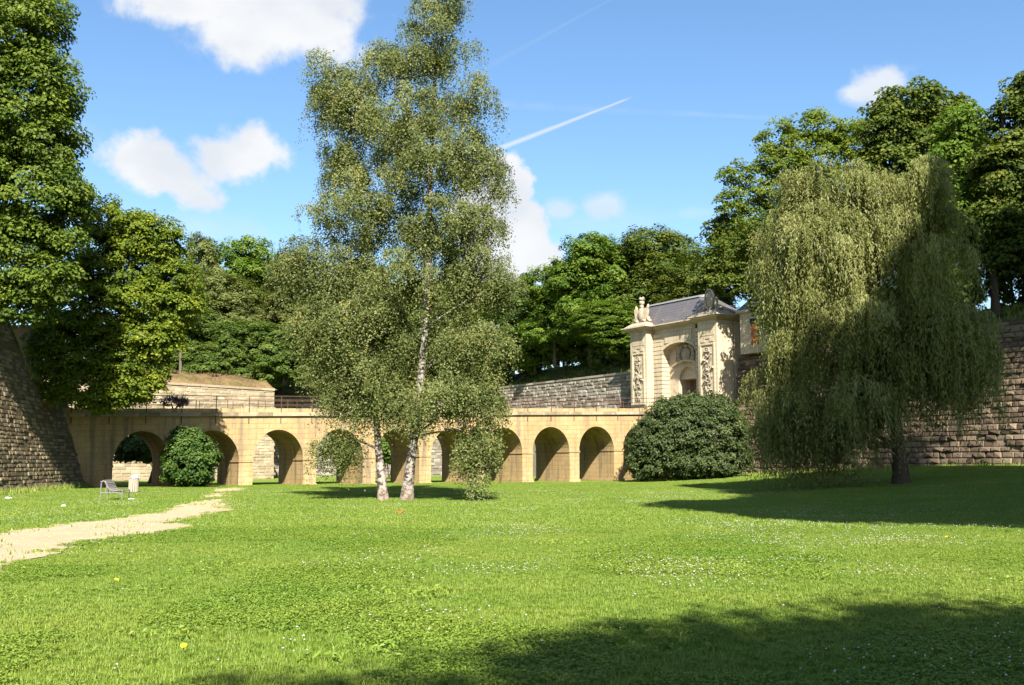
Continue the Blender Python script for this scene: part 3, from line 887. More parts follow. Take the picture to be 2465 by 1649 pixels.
# niche back wall with door arch
DW, DC = 1.22, -.15
def door_z(t_): return 9.0 + 1.3 * math.sqrt(max(0, 1 - ((t_ - DC) / DW) ** 2))
q = MB()
TS2 = np.linspace(DC - DW, DC + DW, 19)
for a, b in zip(TS2[:-1], TS2[1:]):
    za, zb_ = door_z(a), door_z(b)
    q.add(np.array([G(a, NB, za), G(b, NB, zb_), G(b, NB, 13.2), G(a, NB, 13.2)]), [[[0, 1, 2, 3]]])
    q.add(np.array([G(a, NB, za), G(b, NB, zb_), G(b, DB + .4, zb_), G(a, DB + .4, za)]), [[[0, 1, 2, 3]]])
for a, b in ((-2.4, DC - DW), (DC + DW, 2.4)): q.add(np.array([G(a, NB, 5.5), G(b, NB, 5.5), G(b, NB, 13.2), G(a, NB, 13.2)]), [[[0, 1, 2, 3]]])
for a in (DC - DW, DC + DW): q.add(np.array([G(a, NB, 5.5), G(a, DB + .4, 5.5), G(a, DB + .4, 9.0), G(a, NB, 9.0)]), [[[0, 1, 2, 3]]])
link('niche_wall', q.mesh('niche_wall'), GD, gh)
q = MB()                                            # segmental hood over the door
for a, b in zip(np.linspace(-1.9, 1.7, 13)[:-1], np.linspace(-1.9, 1.7, 13)[1:]):
    f = lambda v: 10.35 + .45 * (1 - ((v + .1) / 1.8) ** 2)
    q.hexa([G(a, NB - .28, f(a)), G(b, NB - .28, f(b)), G(b, NB + .02, f(b)), G(a, NB + .02, f(a)), G(a, NB - .34, f(a) + .16), G(b, NB - .34, f(b) + .16), G(b, NB + .02, f(b) + .3), G(a, NB + .02, f(a) + .3)])
link('door_hood', q.mesh('door_hood'), GD, gh)
dl = gpart('door', [(DC - DW, DC + DW, DB, DB + .12, 5.6, 10.35)], M['door'])
for k in range(6):
    q = MB(); a = DC - DW + k * DW / 3; q.box(G, a + .015, a + DW / 3 - .015, DB - .03, DB - .004, 6.1, 10.3); link('plank', q.mesh('plank'), M['door'], dl)
# rusticated courses either side of the niche: single blocks
unit = MB(); unit.box(lambda a, b, c: (a, b, c), -.5, .5, -.5, .5, -.5, .5); um = unit.mesh('course_block'); um.materials.append(GD)
def gblock(name, t0, t1, d0, d1, z0, z1, me_=None):
    o = link(name, me_ or um, None, gh); c_ = G((t0 + t1) / 2, (d0 + d1) / 2, (z0 + z1) / 2)
    m4 = np.eye(4); m4[:2, 0] = BN * (t1 - t0); m4[:2, 1] = -BE * (d1 - d0); m4[2, 2] = z1 - z0; m4[:3, 3] = c_
    o.matrix_basis = Matrix(m4.tolist()); return o
gpart('pier_core', [(2.46, 3.62, REC + .10, 2.1, -1, ZT - .01), (-3.62, -2.46, REC + .10, 2.1, -1, ZT - .01)])
z = 5.6; k = 0
while z < ZT - .35:
    for a, b in ((2.35, 3.6), (-3.6, -2.35)): gblock('course_block', a, b, REC - .02, 2.0, z + .028, z + .40 - .028)
    z += .40; k += 1
for k in range(9):                                   # flat arch of upright stones over the niche
    a = (k - 4.5) * .42; gblock('voussoir', a + .02, a + .42 - .02, REC - .07, REC - .005, 12.72 - .03 * abs(k - 4), 13.62)
# pilasters
for sg in (1, -1):
    t0, t1 = (3.6, 6.0) if sg > 0 else (-6.0, -3.6)
    gpart('pilaster', [(t0, t1, 0, 1.9, -1, ZT)])
    q = MB(); a, b = t0 + .42, t1 - .42
    for bx in ((a - .16, a, -.09, .02, 7.15, 11.95), (b, b + .16, -.09, .02, 7.15, 11.95), (a, b, -.088, .02, 11.78, 11.94), (a - .2, b + .2, -.14, .02, 6.98, 7.16)): q.box(G, *bx)
    link('panel_frame', q.mesh('panel_frame'), GD, gh)
    q = MB()
    for bx in ((a, a + .5, -.05, .02, 12.06, 12.32), (b - .5, b, -.05, .02, 12.06, 12.32), (a + .3, b - .3, -.05, .02, 12.33, 12.55), (a - .1, b + .1, -.03, .02, 12.62, 13.5)): q.box(G, *bx)
    link('upper_panel', q.mesh('upper_panel'), GD, gh)
    # carved trophy of arms hanging in the panel
    q = MB(); cx = (t0 + t1) / 2
    r2 = np.random.default_rng(21 if sg > 0 else 22)
    def lump(t_, z_, rt, rz, rd=.12, j=.12): 
        X = np.stack([BN * rt, -BE * rd], 0)
        Mx = np.array([[BN[0] * rt, -BE[0] * rd, 0], [BN[1] * rt, -BE[1] * rd, 0], [0, 0, rz]])
        q.ball(G(t_, -.06, z_), (1, 1, 1), 9, 6, Mx, .5, j)
    def ring(t_, z_, r_, rad=.05, sq=1.0):
        th = np.linspace(0, 2 * np.pi, 15); q.tube([G(t_ + r_ * math.cos(v), -.1, z_ + r_ * sq * math.sin(v)) for v in th], rad, 5, cap=False)
    ring(cx, 11.35, .26, .06, .7); lump(cx, 11.35, .14, .12); lump(cx - .25, 11.2, .12, .1); lump(cx + .28, 11.22, .13, .1)
    for zz in np.arange(10.95, 7.7, -.16):
        for _k in range(2): lump(cx + r2.normal(0, .26), zz + r2.normal(0, .06), r2.uniform(.07, .2), r2.uniform(.06, .16), r2.uniform(.07, .17), .25)
    for _k in range(9):
        z0 = r2.uniform(7.7, 10.6); a0 = r2.uniform(-.5, .5); a1 = a0 + r2.uniform(-.5, .5)
        q.tube([G(cx + np.clip(a0, -.6, .6), -.05, z0), G(cx + np.clip((a0 + a1) / 2, -.6, .6), -.15, z0 + .35), G(cx + np.clip(a1, -.6, .6), -.06, z0 + .7)], .04, 5)
    ring(cx + .05, 9.6, .3, .06); ring(cx - .1, 8.55, .3, .055, .8); lump(cx, 9.6, .2, .22, .2); lump(cx + .05, 7.75, .14, .3)
    for v in (-.3, 0, .3): q.tube([G(cx, -.08, 8.0), G(cx + v, -.1, 7.4)], .045, 5)
    link('carved_panel', q.mesh('carved_panel', True), M['carve'], gh)
# coat of arms in the niche head
q = MB()
def arm(t_, z_, rt, rz, rd=.2, j=.08, d=NB - .08):
    Mx = np.array([[BN[0] * rt, -BE[0] * rd, 0], [BN[1] * rt, -BE[1] * rd, 0], [0, 0, rz]]); q.ball(G(t_, d, z_), (1, 1, 1), 12, 8, Mx, .5, j)
arm(-.1, 11.55, .62, .62, .2, .02); arm(-.1, 11.15, .45, .45, .18, .02)
for sg in (-1, 1):
    for zz, dt, rt, rz in ((12.1, .75, .3, .16), (11.85, .95, .22, .3), (11.45, 1.0, .2, .35), (11.05, .9, .25, .3), (10.75, .55, .4, .14)): arm(-.1 + sg * dt, zz, rt, rz, .18, .15)
    q.tube([G(-.1 + sg * .3, NB - .2, 12.2), G(-.1 + sg * .8, NB - .25, 12.3), G(-.1 + sg * 1.15, NB - .2, 11.9), G(-.1 + sg * 1.1, NB - .15, 11.2)], .07, 6)
arm(-.1, 12.3, .35, .16, .22, .1)
link('coat_of_arms', q.mesh('coat_of_arms', True), M['carve'], gh)
gpart('panel_surround', [(-1.62, -1.45, NB - .12, NB + .02, 10.9, 12.0), (1.25, 1.42, NB - .12, NB + .02, 10.9, 12.0)])
# entablature
for nm, t0, t1, d0 in (('cornice', 3.55, 6.05, 0), ('cornice', -3.55, 3.55, REC), ('cornice', -6.05, -3.55, 0)):
    e0 = .62 if t1 > 5 else 0; e1 = .62 if t0 < -5 else 0
    q = MB()
    for pr, z0, z1 in ((.10, ZT, ZT + .10), (.26, ZT + .10, ZT + .2), (.46, ZT + .2, ZT + .34), (.62, ZT + .34, ZT + .46)):
        ex0 = min(pr, e0); ex1 = min(pr, e1)
        a, b = t0 - ex1, t1 + ex0
        if nm == 'cornice' and d0 == 0: a, b = (t0 - (pr if t0 > 0 else ex1)), (t1 + (ex0 if t0 > 0 else pr))
        q.box(G, a, b, d0 - pr, 6.5 if d0 == 0 else 3.0, z0, z1)
    link(nm, q.mesh(nm), GD, gh)
ZR = ZT + .47
# sloped stone plinths and the trophies above the pilasters
for sg in (1, -1):
    c_ = 4.8 * sg; q = MB()
    q.hexa([G(c_ - 1.7, -.45, ZR), G(c_ + 1.7, -.45, ZR), G(c_ + 1.7, 1.6, ZR), G(c_ - 1.7, 1.6, ZR), G(c_ - 1.1, .1, ZR + .42), G(c_ + 1.1, .1, ZR + .42), G(c_ + 1.1, 1.3, ZR + .42), G(c_ - 1.1, 1.3, ZR + .42)])
    link('trophy_plinth', q.mesh('trophy_plinth'), M['carve'], gh)
q = MB(); zb_ = ZR + .42
def tb(t_, d, z_, rt, rz, rd, j=.05, rot=0.0):
    ct, st_ = math.cos(rot), math.sin(rot)
    ax = np.array([BN[0] * ct, BN[1] * ct, st_]); az = np.array([-BN[0] * st_, -BN[1] * st_, ct]); ad = np.array([-BE[0], -BE[1], 0])
    q.ball(G(t_, d, z_), (1, 1, 1), 12, 9, np.stack([ax * rt, ad * rd, az * rz], 1), .5, j)
c_ = 4.8
tb(c_, .45, zb_ + .75, .5, .78, .22, .02); tb(c_, .35, zb_ + .8, .36, .6, .22, .02)
for sg in (-1, 1):
    tb(c_ + sg * .68, .55, zb_ + .85, .2, .8, .2, .08, sg * -.18); tb(c_ + sg * .85, .55, zb_ + 1.45, .14, .3, .14, .08, sg * -.3)
    tb(c_ + sg * .95, .5, zb_ + .3, .22, .24, .2, .15); tb(c_ + sg * .5, .35, zb_ + .15, .3, .18, .22, .15); tb(c_ + sg * 1.2, .5, zb_ + .1, .16, .16, .16, .1)
    for v in range(4): q.tube([G(c_ + sg * (.3 + .12 * v), .3, zb_ + .2), G(c_ + sg * (.45 + .13 * v), .34, zb_ + .8), G(c_ + sg * (.5 + .16 * v), .4, zb_ + 1.4)], .05, 5)
tb(c_, .5, zb_ + 1.6, .22, .24, .2); tb(c_, .5, zb_ + 1.95, .27, .28, .26, .06); tb(c_, .5, zb_ + 2.3, .32, .14, .26, .15); tb(c_ + .2, .5, zb_ + 2.42, .14, .1, .14, .1); tb(c_ - .2, .5, zb_ + 2.42, .14, .1, .14, .1)
o = link('crowned_trophy', q.mesh('crowned_trophy', True), M['carve'], gh); o['label'] = 'carved shield trophy with helmet standing on the left pilaster'
q = MB(); c_ = -4.8
tb(c_, .5, zb_ + 1.0, .55, .95, .25, .02); tb(c_, .38, zb_ + 1.0, .42, .78, .22, .02)
th = np.linspace(0, 2 * np.pi, 21); q.tube([G(c_ + .52 * math.cos(v), .3, zb_ + 1.0 + .9 * math.sin(v)) for v in th], .08, 6, cap=False)
for sg in (-1, 1):
    tb(c_ + sg * .8, .55, zb_ + .3, .35, .2, .22, .12, sg * -.5); tb(c_ + sg * 1.2, .5, zb_ + .12, .3, .14, .2, .12); tb(c_ + sg * .62, .55, zb_ + .75, .18, .4, .2, .08, sg * -.2)
    th = np.linspace(0, 4.5, 12); q.tube([G(c_ + sg * (1.0 + .22 * math.cos(v)), .35, zb_ + .25 + .22 * math.sin(v)) for v in th], .07, 5)
o = link('oval_trophy', q.mesh('oval_trophy', True), M['carve'], gh); o['label'] = 'carved oval cartouche with scrolls on the right pilaster'
# roof: steep slate, hipped at the right
q = MB(); e0, e1 = .55, 4.6; zr = 2.1
Pf = [G(5.3, e0, ZR), G(-5.7, e0, ZR), G(-5.7, e1, ZR), G(5.3, e1, ZR), G(5.15, e0 + .95, ZR + zr), G(-2.2, e0 + .95, ZR + zr), G(-2.2, e1 - .95, ZR + zr), G(5.15, e1 - .95, ZR + zr)]
q.hexa(Pf); rf = link('roof', q.mesh('roof'), M['slate'], gh)
q = MB(); q.hexa([G(5.22, e0 + .84, ZR + zr + .004), G(-2.3, e0 + .84, ZR + zr + .004), G(-2.3, e1 - .84, ZR + zr + .004), G(5.22, e1 - .84, ZR + zr + .004), G(5.22, e0 + .9, ZR + zr + .16), G(-2.3, e0 + .9, ZR + zr + .16), G(-2.2, 2.6, ZR + zr + .4), G(5.2, 2.6, ZR + zr + .4)])
link('ridge_capping', q.mesh('ridge_capping'), M['lead'], rf)
for t_ in (4.4, 1.9, -1.6):
    q = MB(); q.tube([G(t_, e0 + .16, ZR + .35), G(t_, e0 + .02, ZR + .42)], .05, 6); link('roof_hook', q.mesh('roof_hook'), M['lead'], rf)

# small guardhouse on the rampart to the right
def GH(a, b, c):
    q = at(1806, 800, 88)[:2]; return np.array([q[0] + BN[0] * a + BE[0] * b, q[1] + BN[1] * a + BE[1] * b, c])
hs_ = thing('guardhouse', 'small pale stone guardhouse with an orange door beside the willow', 'house', GH(0, 0, 11.3))
q = MB(); q.box(GH, -3.2, 1.2, 0, 4, 10.8, 14.35); link('wall', q.mesh('wall'), GD, hs_)
q = MB(); q.box(GH, -3.45, 1.45, -.25, 4.25, 14.35, 14.6); link('cornice', q.mesh('cornice'), GD, hs_)
q = MB(); q.box(GH, -1.0, -.15, -.06, .05, 11.5, 13.3); dr = link('door', q.mesh('door'), M['orange'], hs_)
for a in (-.97, -.56):
    q = MB(); q.box(GH, a, a + .37, -.09, -.062, 11.6, 12.3); q.box(GH, a, a + .37, -.09, -.062, 12.4, 13.2); link('panel', q.mesh('panel'), M['orange'], dr)
q = MB(); q.box(GH, -1.15, 0, -.03, .05, 13.32, 13.75); link('window', q.mesh('window'), M['dark'], hs_)
q = MB(); q.hexa([GH(-3.4, -.2, 14.61), GH(1.4, -.2, 14.61), GH(1.4, 4.2, 14.61), GH(-3.4, 4.2, 14.61), GH(-2.6, 1.8, 16.4), GH(.6, 1.8, 16.4), GH(.6, 2.2, 16.4), GH(-2.6, 2.2, 16.4)]); link('roof', q.mesh('roof'), M['slate'], hs_)

# ------------------------------------------------------------------ trees
# two birches
BY = 43.6
main_b = [(1000, 5, 70, 70), (1005, 90, 95, 70), (900, 140, 95, 60), (735, 165, 35, 70), (800, 215, 70, 80), (930, 250, 130, 90), (1085, 220, 55, 110), (960, 360, 185, 85), (785, 370, 60, 95), (1100, 350, 45, 110),
          (830, 480, 120, 75), (1010, 500, 130, 85), (1125, 480, 40, 60), (930, 620, 150, 90), (1080, 620, 75, 90), (1145, 650, 30, 55), (1010, 760, 110, 85), (1115, 770, 45, 80), (1010, 880, 140, 55), (1105, 900, 45, 50), (930, 920, 70, 40), (1088, 985, 40, 45)]
left_b = [(668, 590, 45, 55), (750, 610, 70, 80), (705, 730, 45, 65), (820, 730, 110, 100), (748, 830, 42, 48), (860, 860, 85, 60), (800, 900, 50, 50), (780, 1000, 45, 25)]
mb_ = [Bd(*b, BY) for b in main_b]; lb_ = [Bd(*b, BY) for b in left_b]
bb = atd(931, 1144, BY); bb[2] = gz(bb[0], bb[1])
tp = [bb - [0, 0, .1]] + [atd(x, y, BY + dy) for x, y, dy in ((936, 1090, 0), (945, 1020, -.2), (955, 960, -.3), (967, 830, -.7), (977, 700, -1.2), (982, 560, -.8), (985, 420, 0), (992, 250, .1), (1000, 90, 0), (1003, -30, 0))]
ex = atd(1085, 1010, BY - .4); exP = ex + RNG.normal(0, 1, (22, 3)) * np.array([.3, .3, .5]); exN = RNG.normal(0, 1, (22, 3))
ex2 = atd(860, 820, BY)
birch1 = thing('birch_tree', 'tallest silvery birch in the middle, its right trunk with the drooping branch', 'tree', bb, 'pair of birch trees')
link('trunk', trunk_mesh('trunk', tp, .225, .05, [b[0] for b in mb_], k=10, flare=1.45), M['birch'], birch1)
link('crown', hang_mesh('crown', mb_, 560, 26, 19, .082, (.35, 1.7), .55, .72, .085, keep=.42, lo=.3, extra=(exP, exN)), L['birch'], birch1)
b2 = atd(878, 1142, BY - .1); b2[2] = gz(b2[0], b2[1])
tp2 = [b2 - [0, 0, .1]] + [atd(x, y, BY + dy) for x, y, dy in ((872, 1080, 0), (865, 1020, .1), (862, 960, .1), (860, 900, .1), (850, 800, 0), (835, 700, -.2), (790, 600, -.3), (760, 540, -.3))]
birch2 = thing('birch_tree', 'shorter left birch trunk leaning away from the taller one', 'tree', b2, 'pair of birch trees')
link('trunk', trunk_mesh('trunk', tp2, .185, .05, [b[0] for b in lb_], k=10, flare=1.5), M['birch'], birch2)
link('crown', hang_mesh('crown', lb_, 225, 22, 19, .082, (.35, 1.6), .55, .72, .085, keep=.42, lo=.3), L['birch'], birch2)

# weeping willow
WY = 52.0
wb_d = [(1905, 425, 115, 70), (2030, 410, 130, 75), (1830, 500, 75, 70), (2070, 540, 110, 140), (1900, 560, 140, 110), (1815, 620, 55, 60), (1900, 720, 150, 110), (2110, 720, 120, 110), (1830, 740, 50, 60), (2170, 750, 75, 80), (1800, 850, 70, 70), (1930, 880, 120, 90), (2090, 800, 115, 70), (2200, 810, 65, 50), (1790, 960, 55, 60), (1870, 960, 70, 60), (1945, 930, 60, 45)]
wbl = [Bd(*b, WY) for b in wb_d]
wb0 = atd(2063, 1108, WY); wb0[2] = gz(wb0[0], wb0[1])
wp = [wb0 - [0, 0, .15]] + [atd(x, y, WY) for x, y in ((2060, 1060), (2053, 1000), (2045, 930), (2030, 830), (2005, 720), (1985, 600), (1975, 480))]
willow = thing('willow_tree', 'large weeping willow with hanging branches reaching the lawn', 'tree', wb0)
link('trunk', trunk_mesh('trunk', wp, .40, .10, [b[0] for b in wbl], k=10, flare=1.3), M['bark'], willow)
link('crown', hang_mesh('crown', wbl, 330, 48, 26, .19, (.8, 3.9), .95, .25, .065, keep=.52, lo=.5, along=1.0, tw=.2, dome=.7), L['willow'], willow)

# trees above the left bastion
def targets(bl, k=None): return [b[0] for b in (bl if k is None else bl[:k])]


my = 53.0
mp = [Bd(*b, my) for b in [(-60, 60, 190, 150), (60, 60, 95, 110), (110, 190, 75, 90), (20, 240, 150, 130), (-120, 300, 160, 200), (110, 330, 75, 90), (40, 440, 140, 110), (120, 500, 80, 80), (150, 440, 60, 50), (30, 590, 130, 90), (-100, 560, 150, 130), (100, 640, 70, 55), (40, 700, 80, 40), (-60, 690, 120, 60)]]
base = np.array([-31.0, 53.0, 6.2])
me, _ = crown_mesh('crown', mp, 1150, 120, .21, .95, .55, .3)
tree('maple_tree', 'tall dark maple filling the upper left corner above the bastion', None, base, me, L['maple'], [base, base + [.2, 0, 5], base + [.6, 0, 12], base + [.8, 0, 19]], .45, .1, targets(mp), M['bark'])
hy = 61.8
hp = [Bd(*b, hy) for b in [(260, 500, 65, 55), (320, 540, 80, 60), (390, 560, 45, 60), (290, 620, 90, 70), (400, 640, 55, 50), (330, 690, 90, 60), (430, 690, 40, 28), (250, 720, 70, 80), (340, 770, 75, 55), (270, 820, 70, 60), (290, 880, 60, 35), (220, 600, 50, 90), (170, 700, 80, 110), (130, 800, 70, 70), (300, 900, 45, 22), (110, 880, 60, 40), (190, 870, 70, 55), (180, 790, 80, 70), (405, 705, 45, 45), (365, 765, 45, 40), (350, 850, 30, 40), (230, 900, 50, 40)]]
base = np.array([-29.2, 62.0, 5.9])
me, _ = crown_mesh('crown', hp, 1050, 120, .18, .75, .45, .55)
tree('hornbeam_tree', 'yellow-green hornbeam hanging over the left end of the bridge', None, base, me, L['horn'], [base, base + [.5, 0, 4], base + [1.5, 0, 9], base + [2.5, 0, 13]], .32, .06, targets(hp), M['bark'])

# variants used for the woods
def variant(seed, h, r, mat, ncl=480, per=105, size=.28, clr=.95, flat=.85, r0=.22, low=.16, nb=13, vr=.12):
    global RNG
    RNG = np.random.default_rng(seed)
    bl = []
    for k in range(nb):
        zz = low + (.9 - low) * (k + RNG.uniform(0, 1)) / nb; q = (zz - low) / (.9 - low)
        rad = r * (.75 + .3 * math.sin(q * 3.1) - .65 * max(0, q - .5)) * .62
        a = k * 2.4 + RNG.uniform(-.4, .4); bl.append((np.array([math.cos(a) * rad * RNG.uniform(.45, 1.1), math.sin(a) * rad * RNG.uniform(.45, 1.1), zz * h]), np.array([r * .42, r * .42, h * vr + .3]) * RNG.uniform(.7, 1.3)))
    me_, _ = crown_mesh('crown', bl, ncl, per, size, clr, flat, .12, tri=True, cvar=.40, bias=.85)
    me_.materials.append(mat)
    tm = trunk_mesh('trunk', [(0, 0, -.4), (.1, .05, h * .3), (.15, -.1, h * .6), (.1, 0, h * .88)], r0, .04, [b[0] for b in bl])
    tm.materials.append(M['barkg'])
    return me_, tm


VAR = {'green': variant(31, 16, 5.2, L['lime'], low=.24), 'dark': variant(32, 16, 5.0, L['wood'], vr=.15), 'olive': variant(33, 16, 5.0, L['wood2'], size=.25, per=120, vr=.15),
       'chest': variant(34, 18, 6.0, L['dark'], ncl=560, clr=1.2, low=.3), 'tall': variant(37, 24, 5.8, L['dark'], ncl=640, low=.56, clr=1.3, r0=.35, size=.42),
       'low': variant(35, 7, 4.2, L['wood'], ncl=300, low=.12, clr=.75, nb=12, vr=.2), 'lowg': variant(36, 7, 4.0, L['lime'], ncl=300, low=.12, clr=.75, nb=12, vr=.2)}


def place(kind, x, y, z, label, group, sc=1.0, sz=1.0, rot=0.0, name='tree'):
    c_, t_ = VAR[kind]
    r = thing(name, label, 'tree', (x, y, z), group)
    r.scale = (sc, sc, sz); r.rotation_euler = (0, 0, rot)
    link('trunk', t_, None, r, keep=True); link('crown', c_, None, r, keep=True)
    return r


def place_d(kind, x, ytop, Y, zb, label, group, wpx=None, rot=0.0, name='woodland_tree'):
    """tree whose top shows at (x, ytop) of the 2344-wide copy, standing at depth Y on height zb"""
    p = atd(x, ytop, Y); h = {'chest': 18, 'low': 7, 'lowg': 7}.get(kind, 16)
    r0 = {'chest': 6.0, 'low': 4.2, 'lowg': 4.0}.get(kind, 5.2)
    sz = (p[2] - zb) / h
    sc = (wpx * 1.05162 * Y / F / 2 / r0) if wpx else sz
    return place(kind, p[0], Y, zb, label, group, sc, sz, rot, name)


WL, WR = 'trees on the bank behind the left arches', 'trees on the bank left of the gate'
place_d('olive', 470, 560, 118, 10.3, 'hazy olive tree rising just right of the hornbeam', WL, 170, 1.0)
place_d('green', 560, 552, 122, 10.3, 'bright green treetop on the skyline left of the birches', WL, 220, 2.1)
place_d('olive', 530, 640, 112, 10.3, 'grey-olive tree in the middle of the left wood', WL, 220, .3)
place_d('olive', 660, 600, 116, 10.3, 'olive tree half hidden by the left birch crown', WL, 200, 4.0)
place_d('dark', 460, 700, 108, 10.3, 'dark green tree above the two thin bare trunks', WL, 170, 2.6)
place_d('dark', 560, 730, 107, 10.3, 'dark low-branched tree right above the dry brown bank', WL, 200, 5.0)
place_d('dark', 660, 740, 108, 10.3, 'dark tree at the right end of the pale wall', WL, 190, 1.4)
place_d('dark', 760, 640, 126, 11.3, 'dark tree directly behind the two birches', WL, 240, 3.3)
place_d('olive', 860, 620, 127, 11.3, 'tree behind the birch trunks above the bridge', WL, 240, .9)
place_d('dark', 960, 640, 127, 11.3, 'shaded tree behind the taller birch trunk', WL, 240, 2.2)
place_d('green', 1070, 630, 130, 11.4, 'tree behind the right half of the birch crown', WL, 240, 5.5)
UB = 'undergrowth on the banks'
for i, (k, x, yt, Y, lab) in enumerate((('low', 330, 780, 106, 'thicket behind the hornbeam at the left end of the brown bank'), ('low', 400, 770, 104, 'thicket just behind the two thin bare trunks'), ('low', 460, 790, 104, 'thicket right of the thin bare trunks on the brown bank'),
        ('low', 530, 780, 104.5, 'bushy thicket over the middle of the brown bank'), ('low', 600, 785, 105, 'thicket over the right half of the brown bank'), ('low', 650, 790, 106, 'thicket at the right end of the pale wall'), ('low', 735, 800, 121, 'thicket left of the left birch crown'),
        ('lowg', 800, 800, 122, 'thicket behind the left birch trunk'), ('low', 875, 800, 123, 'thicket between the birch trunks above the railing'), ('low', 950, 790, 124, 'thicket behind the taller birch trunk'), ('low', 1030, 790, 126, 'thicket behind the right of the birch crown'), ('lowg', 1110, 780, 129, 'thicket right of the birches above the railing'))):
    place_d(k, x, yt, Y, 9.7 if Y < 115 else 11.2, lab, UB, 140, i * 1.3, 'thicket')
place_d('dark', 1190, 640, 124, 12.5, 'dark tree on the skyline just right of the birch crown', WR, 190, 1.0)
place_d('green', 1270, 610, 116, 12.5, 'bright green tree standing below the tall cloud', WR, 190, 2.0)
place_d('green', 1350, 540, 112, 12.5, 'tall bright green tree with a bare trunk left of the gate', WR, 210, 3.0)
place_d('dark', 1420, 550, 116, 12.5, 'dark tree between the bright green tree and the gate roof', WR, 200, 4.2)
place_d('chest', 1520, 530, 112, 12.5, 'broad olive-topped tree rising behind the gatehouse roof', WR, 290, .5)
place_d('chest', 1590, 600, 106, 12.5, 'dark tree behind the right end of the slate roof', WR, 220, 2.5)
place_d('green', 1390, 690, 108, 12.5, 'low branched green tree close to the left gate pilaster', WR, 190, 5.2)
for i, (k, x, yt, Y, lab) in enumerate((('low', 1175, 740, 126, 'dark thicket right beside the birch crown above the grey wall'), ('lowg', 1225, 770, 121, 'bright low bush under the trees left of the gate'), ('low', 1290, 745, 118, 'dark thicket left of the bare trunk near the gate'),
        ('low', 1350, 740, 116, 'dark thicket behind the bare trunk near the gate'), ('low', 1405, 720, 112, 'dark thicket right of the bare trunk near the gate'), ('lowg', 1440, 760, 106, 'bright bush beside the left gate pilaster'), ('low', 1480, 680, 113, 'dark thicket behind the left gate trophy'), ('low', 1560, 640, 112, 'dark thicket behind the slate roof'))):
    place_d(k, x, yt, Y, 12.4, lab, UB, 120, i * 1.7, 'thicket')
# thin bare trunks on the bank
for x, y0, y1, Y, lab in ((368, 775, 862, 101, 'thin bare trunk on the brown bank, the left one'), (413, 790, 866, 102, 'thin bare trunk on the brown bank, the right one')):
    a, b = atd(x, y1, Y), atd(x - 4, y0 - 60, Y); a[2] = 10.0
    r = thing('slender_tree', lab, 'tree', a, 'thin trunks on the bank')
    link('trunk', trunk_mesh('trunk', [a - [0, 0, .3], (a + b) / 2 + [.1, 0, 0], b], .16, .1, []), M['barkg'], r)
    RNG = np.random.default_rng(int(x)); me, _ = crown_mesh('crown', [(b + [0, 0, 1.0], np.array([1.7, 1.7, 1.6]))], 50, 60, .3, .8); link('crown', me, L['wood'], r)

# right: airy acacia, chestnut and the row on the rampart
RNG = np.random.default_rng(41)
ay = 97.0
ap = [Bd(*b, ay) for b in [(1860, 290, 70, 40), (1780, 320, 45, 45), (1800, 380, 70, 45), (1690, 400, 48, 32), (1760, 440, 60, 40), (1890, 370, 100, 60), (1680, 460, 40, 30), (1730, 510, 55, 45), (1950, 320, 60, 50), (1850, 480, 100, 60)]]
base = np.array([*atd(1800, 700, ay)[:2], 12.0])
me, _ = crown_mesh('crown', ap, 560, 75, .26, .95, .45, .4, keep=.5)
tree('acacia_tree', 'airy yellow-green acacia towering over the gatehouse and willow', None, base, me, L['acacia'], [base, base + [.2, 0, 8], base + [.5, 0, 15], base + [.8, 0, 21]], .35, .06, targets(ap), M['bark'])
dy_ = 99.0
dp = [Bd(*b, dy_) for b in [(1665, 530, 45, 45), (1650, 600, 45, 40), (1700, 580, 60, 50), (1670, 655, 60, 25), (1740, 640, 60, 40), (1620, 640, 40, 30)]]
base = np.array([*atd(1735, 700, dy_)[:2], 12.0])
me, _ = crown_mesh('crown', dp, 260, 75, .30, .95, .45, .4)
tree('maple_tree', 'dark maple with its branches hanging over the right end of the gate roof', None, base, me, L['dark'], [base, base + [-.4, 0, 5], base + [-.8, 0, 10]], .3, .06, targets(dp), M['bark'])
cy = 88.0
cp = [Bd(*b, cy) for b in [(2080, 240, 85, 50), (2150, 270, 80, 55), (2030, 300, 55, 60), (2110, 330, 100, 60), (2200, 320, 60, 60), (2050, 390, 80, 60), (2150, 420, 110, 70)]]
base = np.array([*atd(2110, 700, cy)[:2], 12.0])
me, _ = crown_mesh('crown', cp, 420, 80, .34, 1.2, .5, .35)
tree('chestnut_tree', 'dark round-topped chestnut under the small cloud, above the willow', None, base, me, L['dark'], [base, base + [0, 0, 7], base + [0, 0, 18]], .45, .08, targets(cp), M['bark'])
ry_ = 77.0
rp = [Bd(*b, ry_) for b in [(2200, 290, 55, 60), (2180, 370, 70, 70), (2190, 480, 80, 80), (2170, 590, 80, 70), (2240, 420, 60, 80), (2180, 680, 60, 40)]]
base = np.array([*atd(2215, 705, ry_)[:2], 11.9])
me, _ = crown_mesh('crown', rp, 420, 80, .28, .95, .5, .35)
tree('lime_tree', 'mid green tree right behind the willow on the rampart', None, base, me, L['lime'], [base, base + [0, 0, 6], base + [-.3, 0, 14]], .3, .06, targets(rp), M['bark'])
r2y = 73.0
r2 = [Bd(*b, r2y) for b in [(2320, 290, 60, 60), (2370, 210, 60, 70), (2300, 390, 75, 70), (2380, 380, 80, 100), (2290, 500, 70, 60), (2370, 540, 90, 80), (2310, 590, 70, 45), (2420, 640, 70, 50)]]
base = np.array([*atd(2278, 690, r2y)[:2], 11.9])
RNG = np.random.default_rng(43)
me, _ = crown_mesh('crown', r2, 520, 80, .29, 1.0, .5, .35)
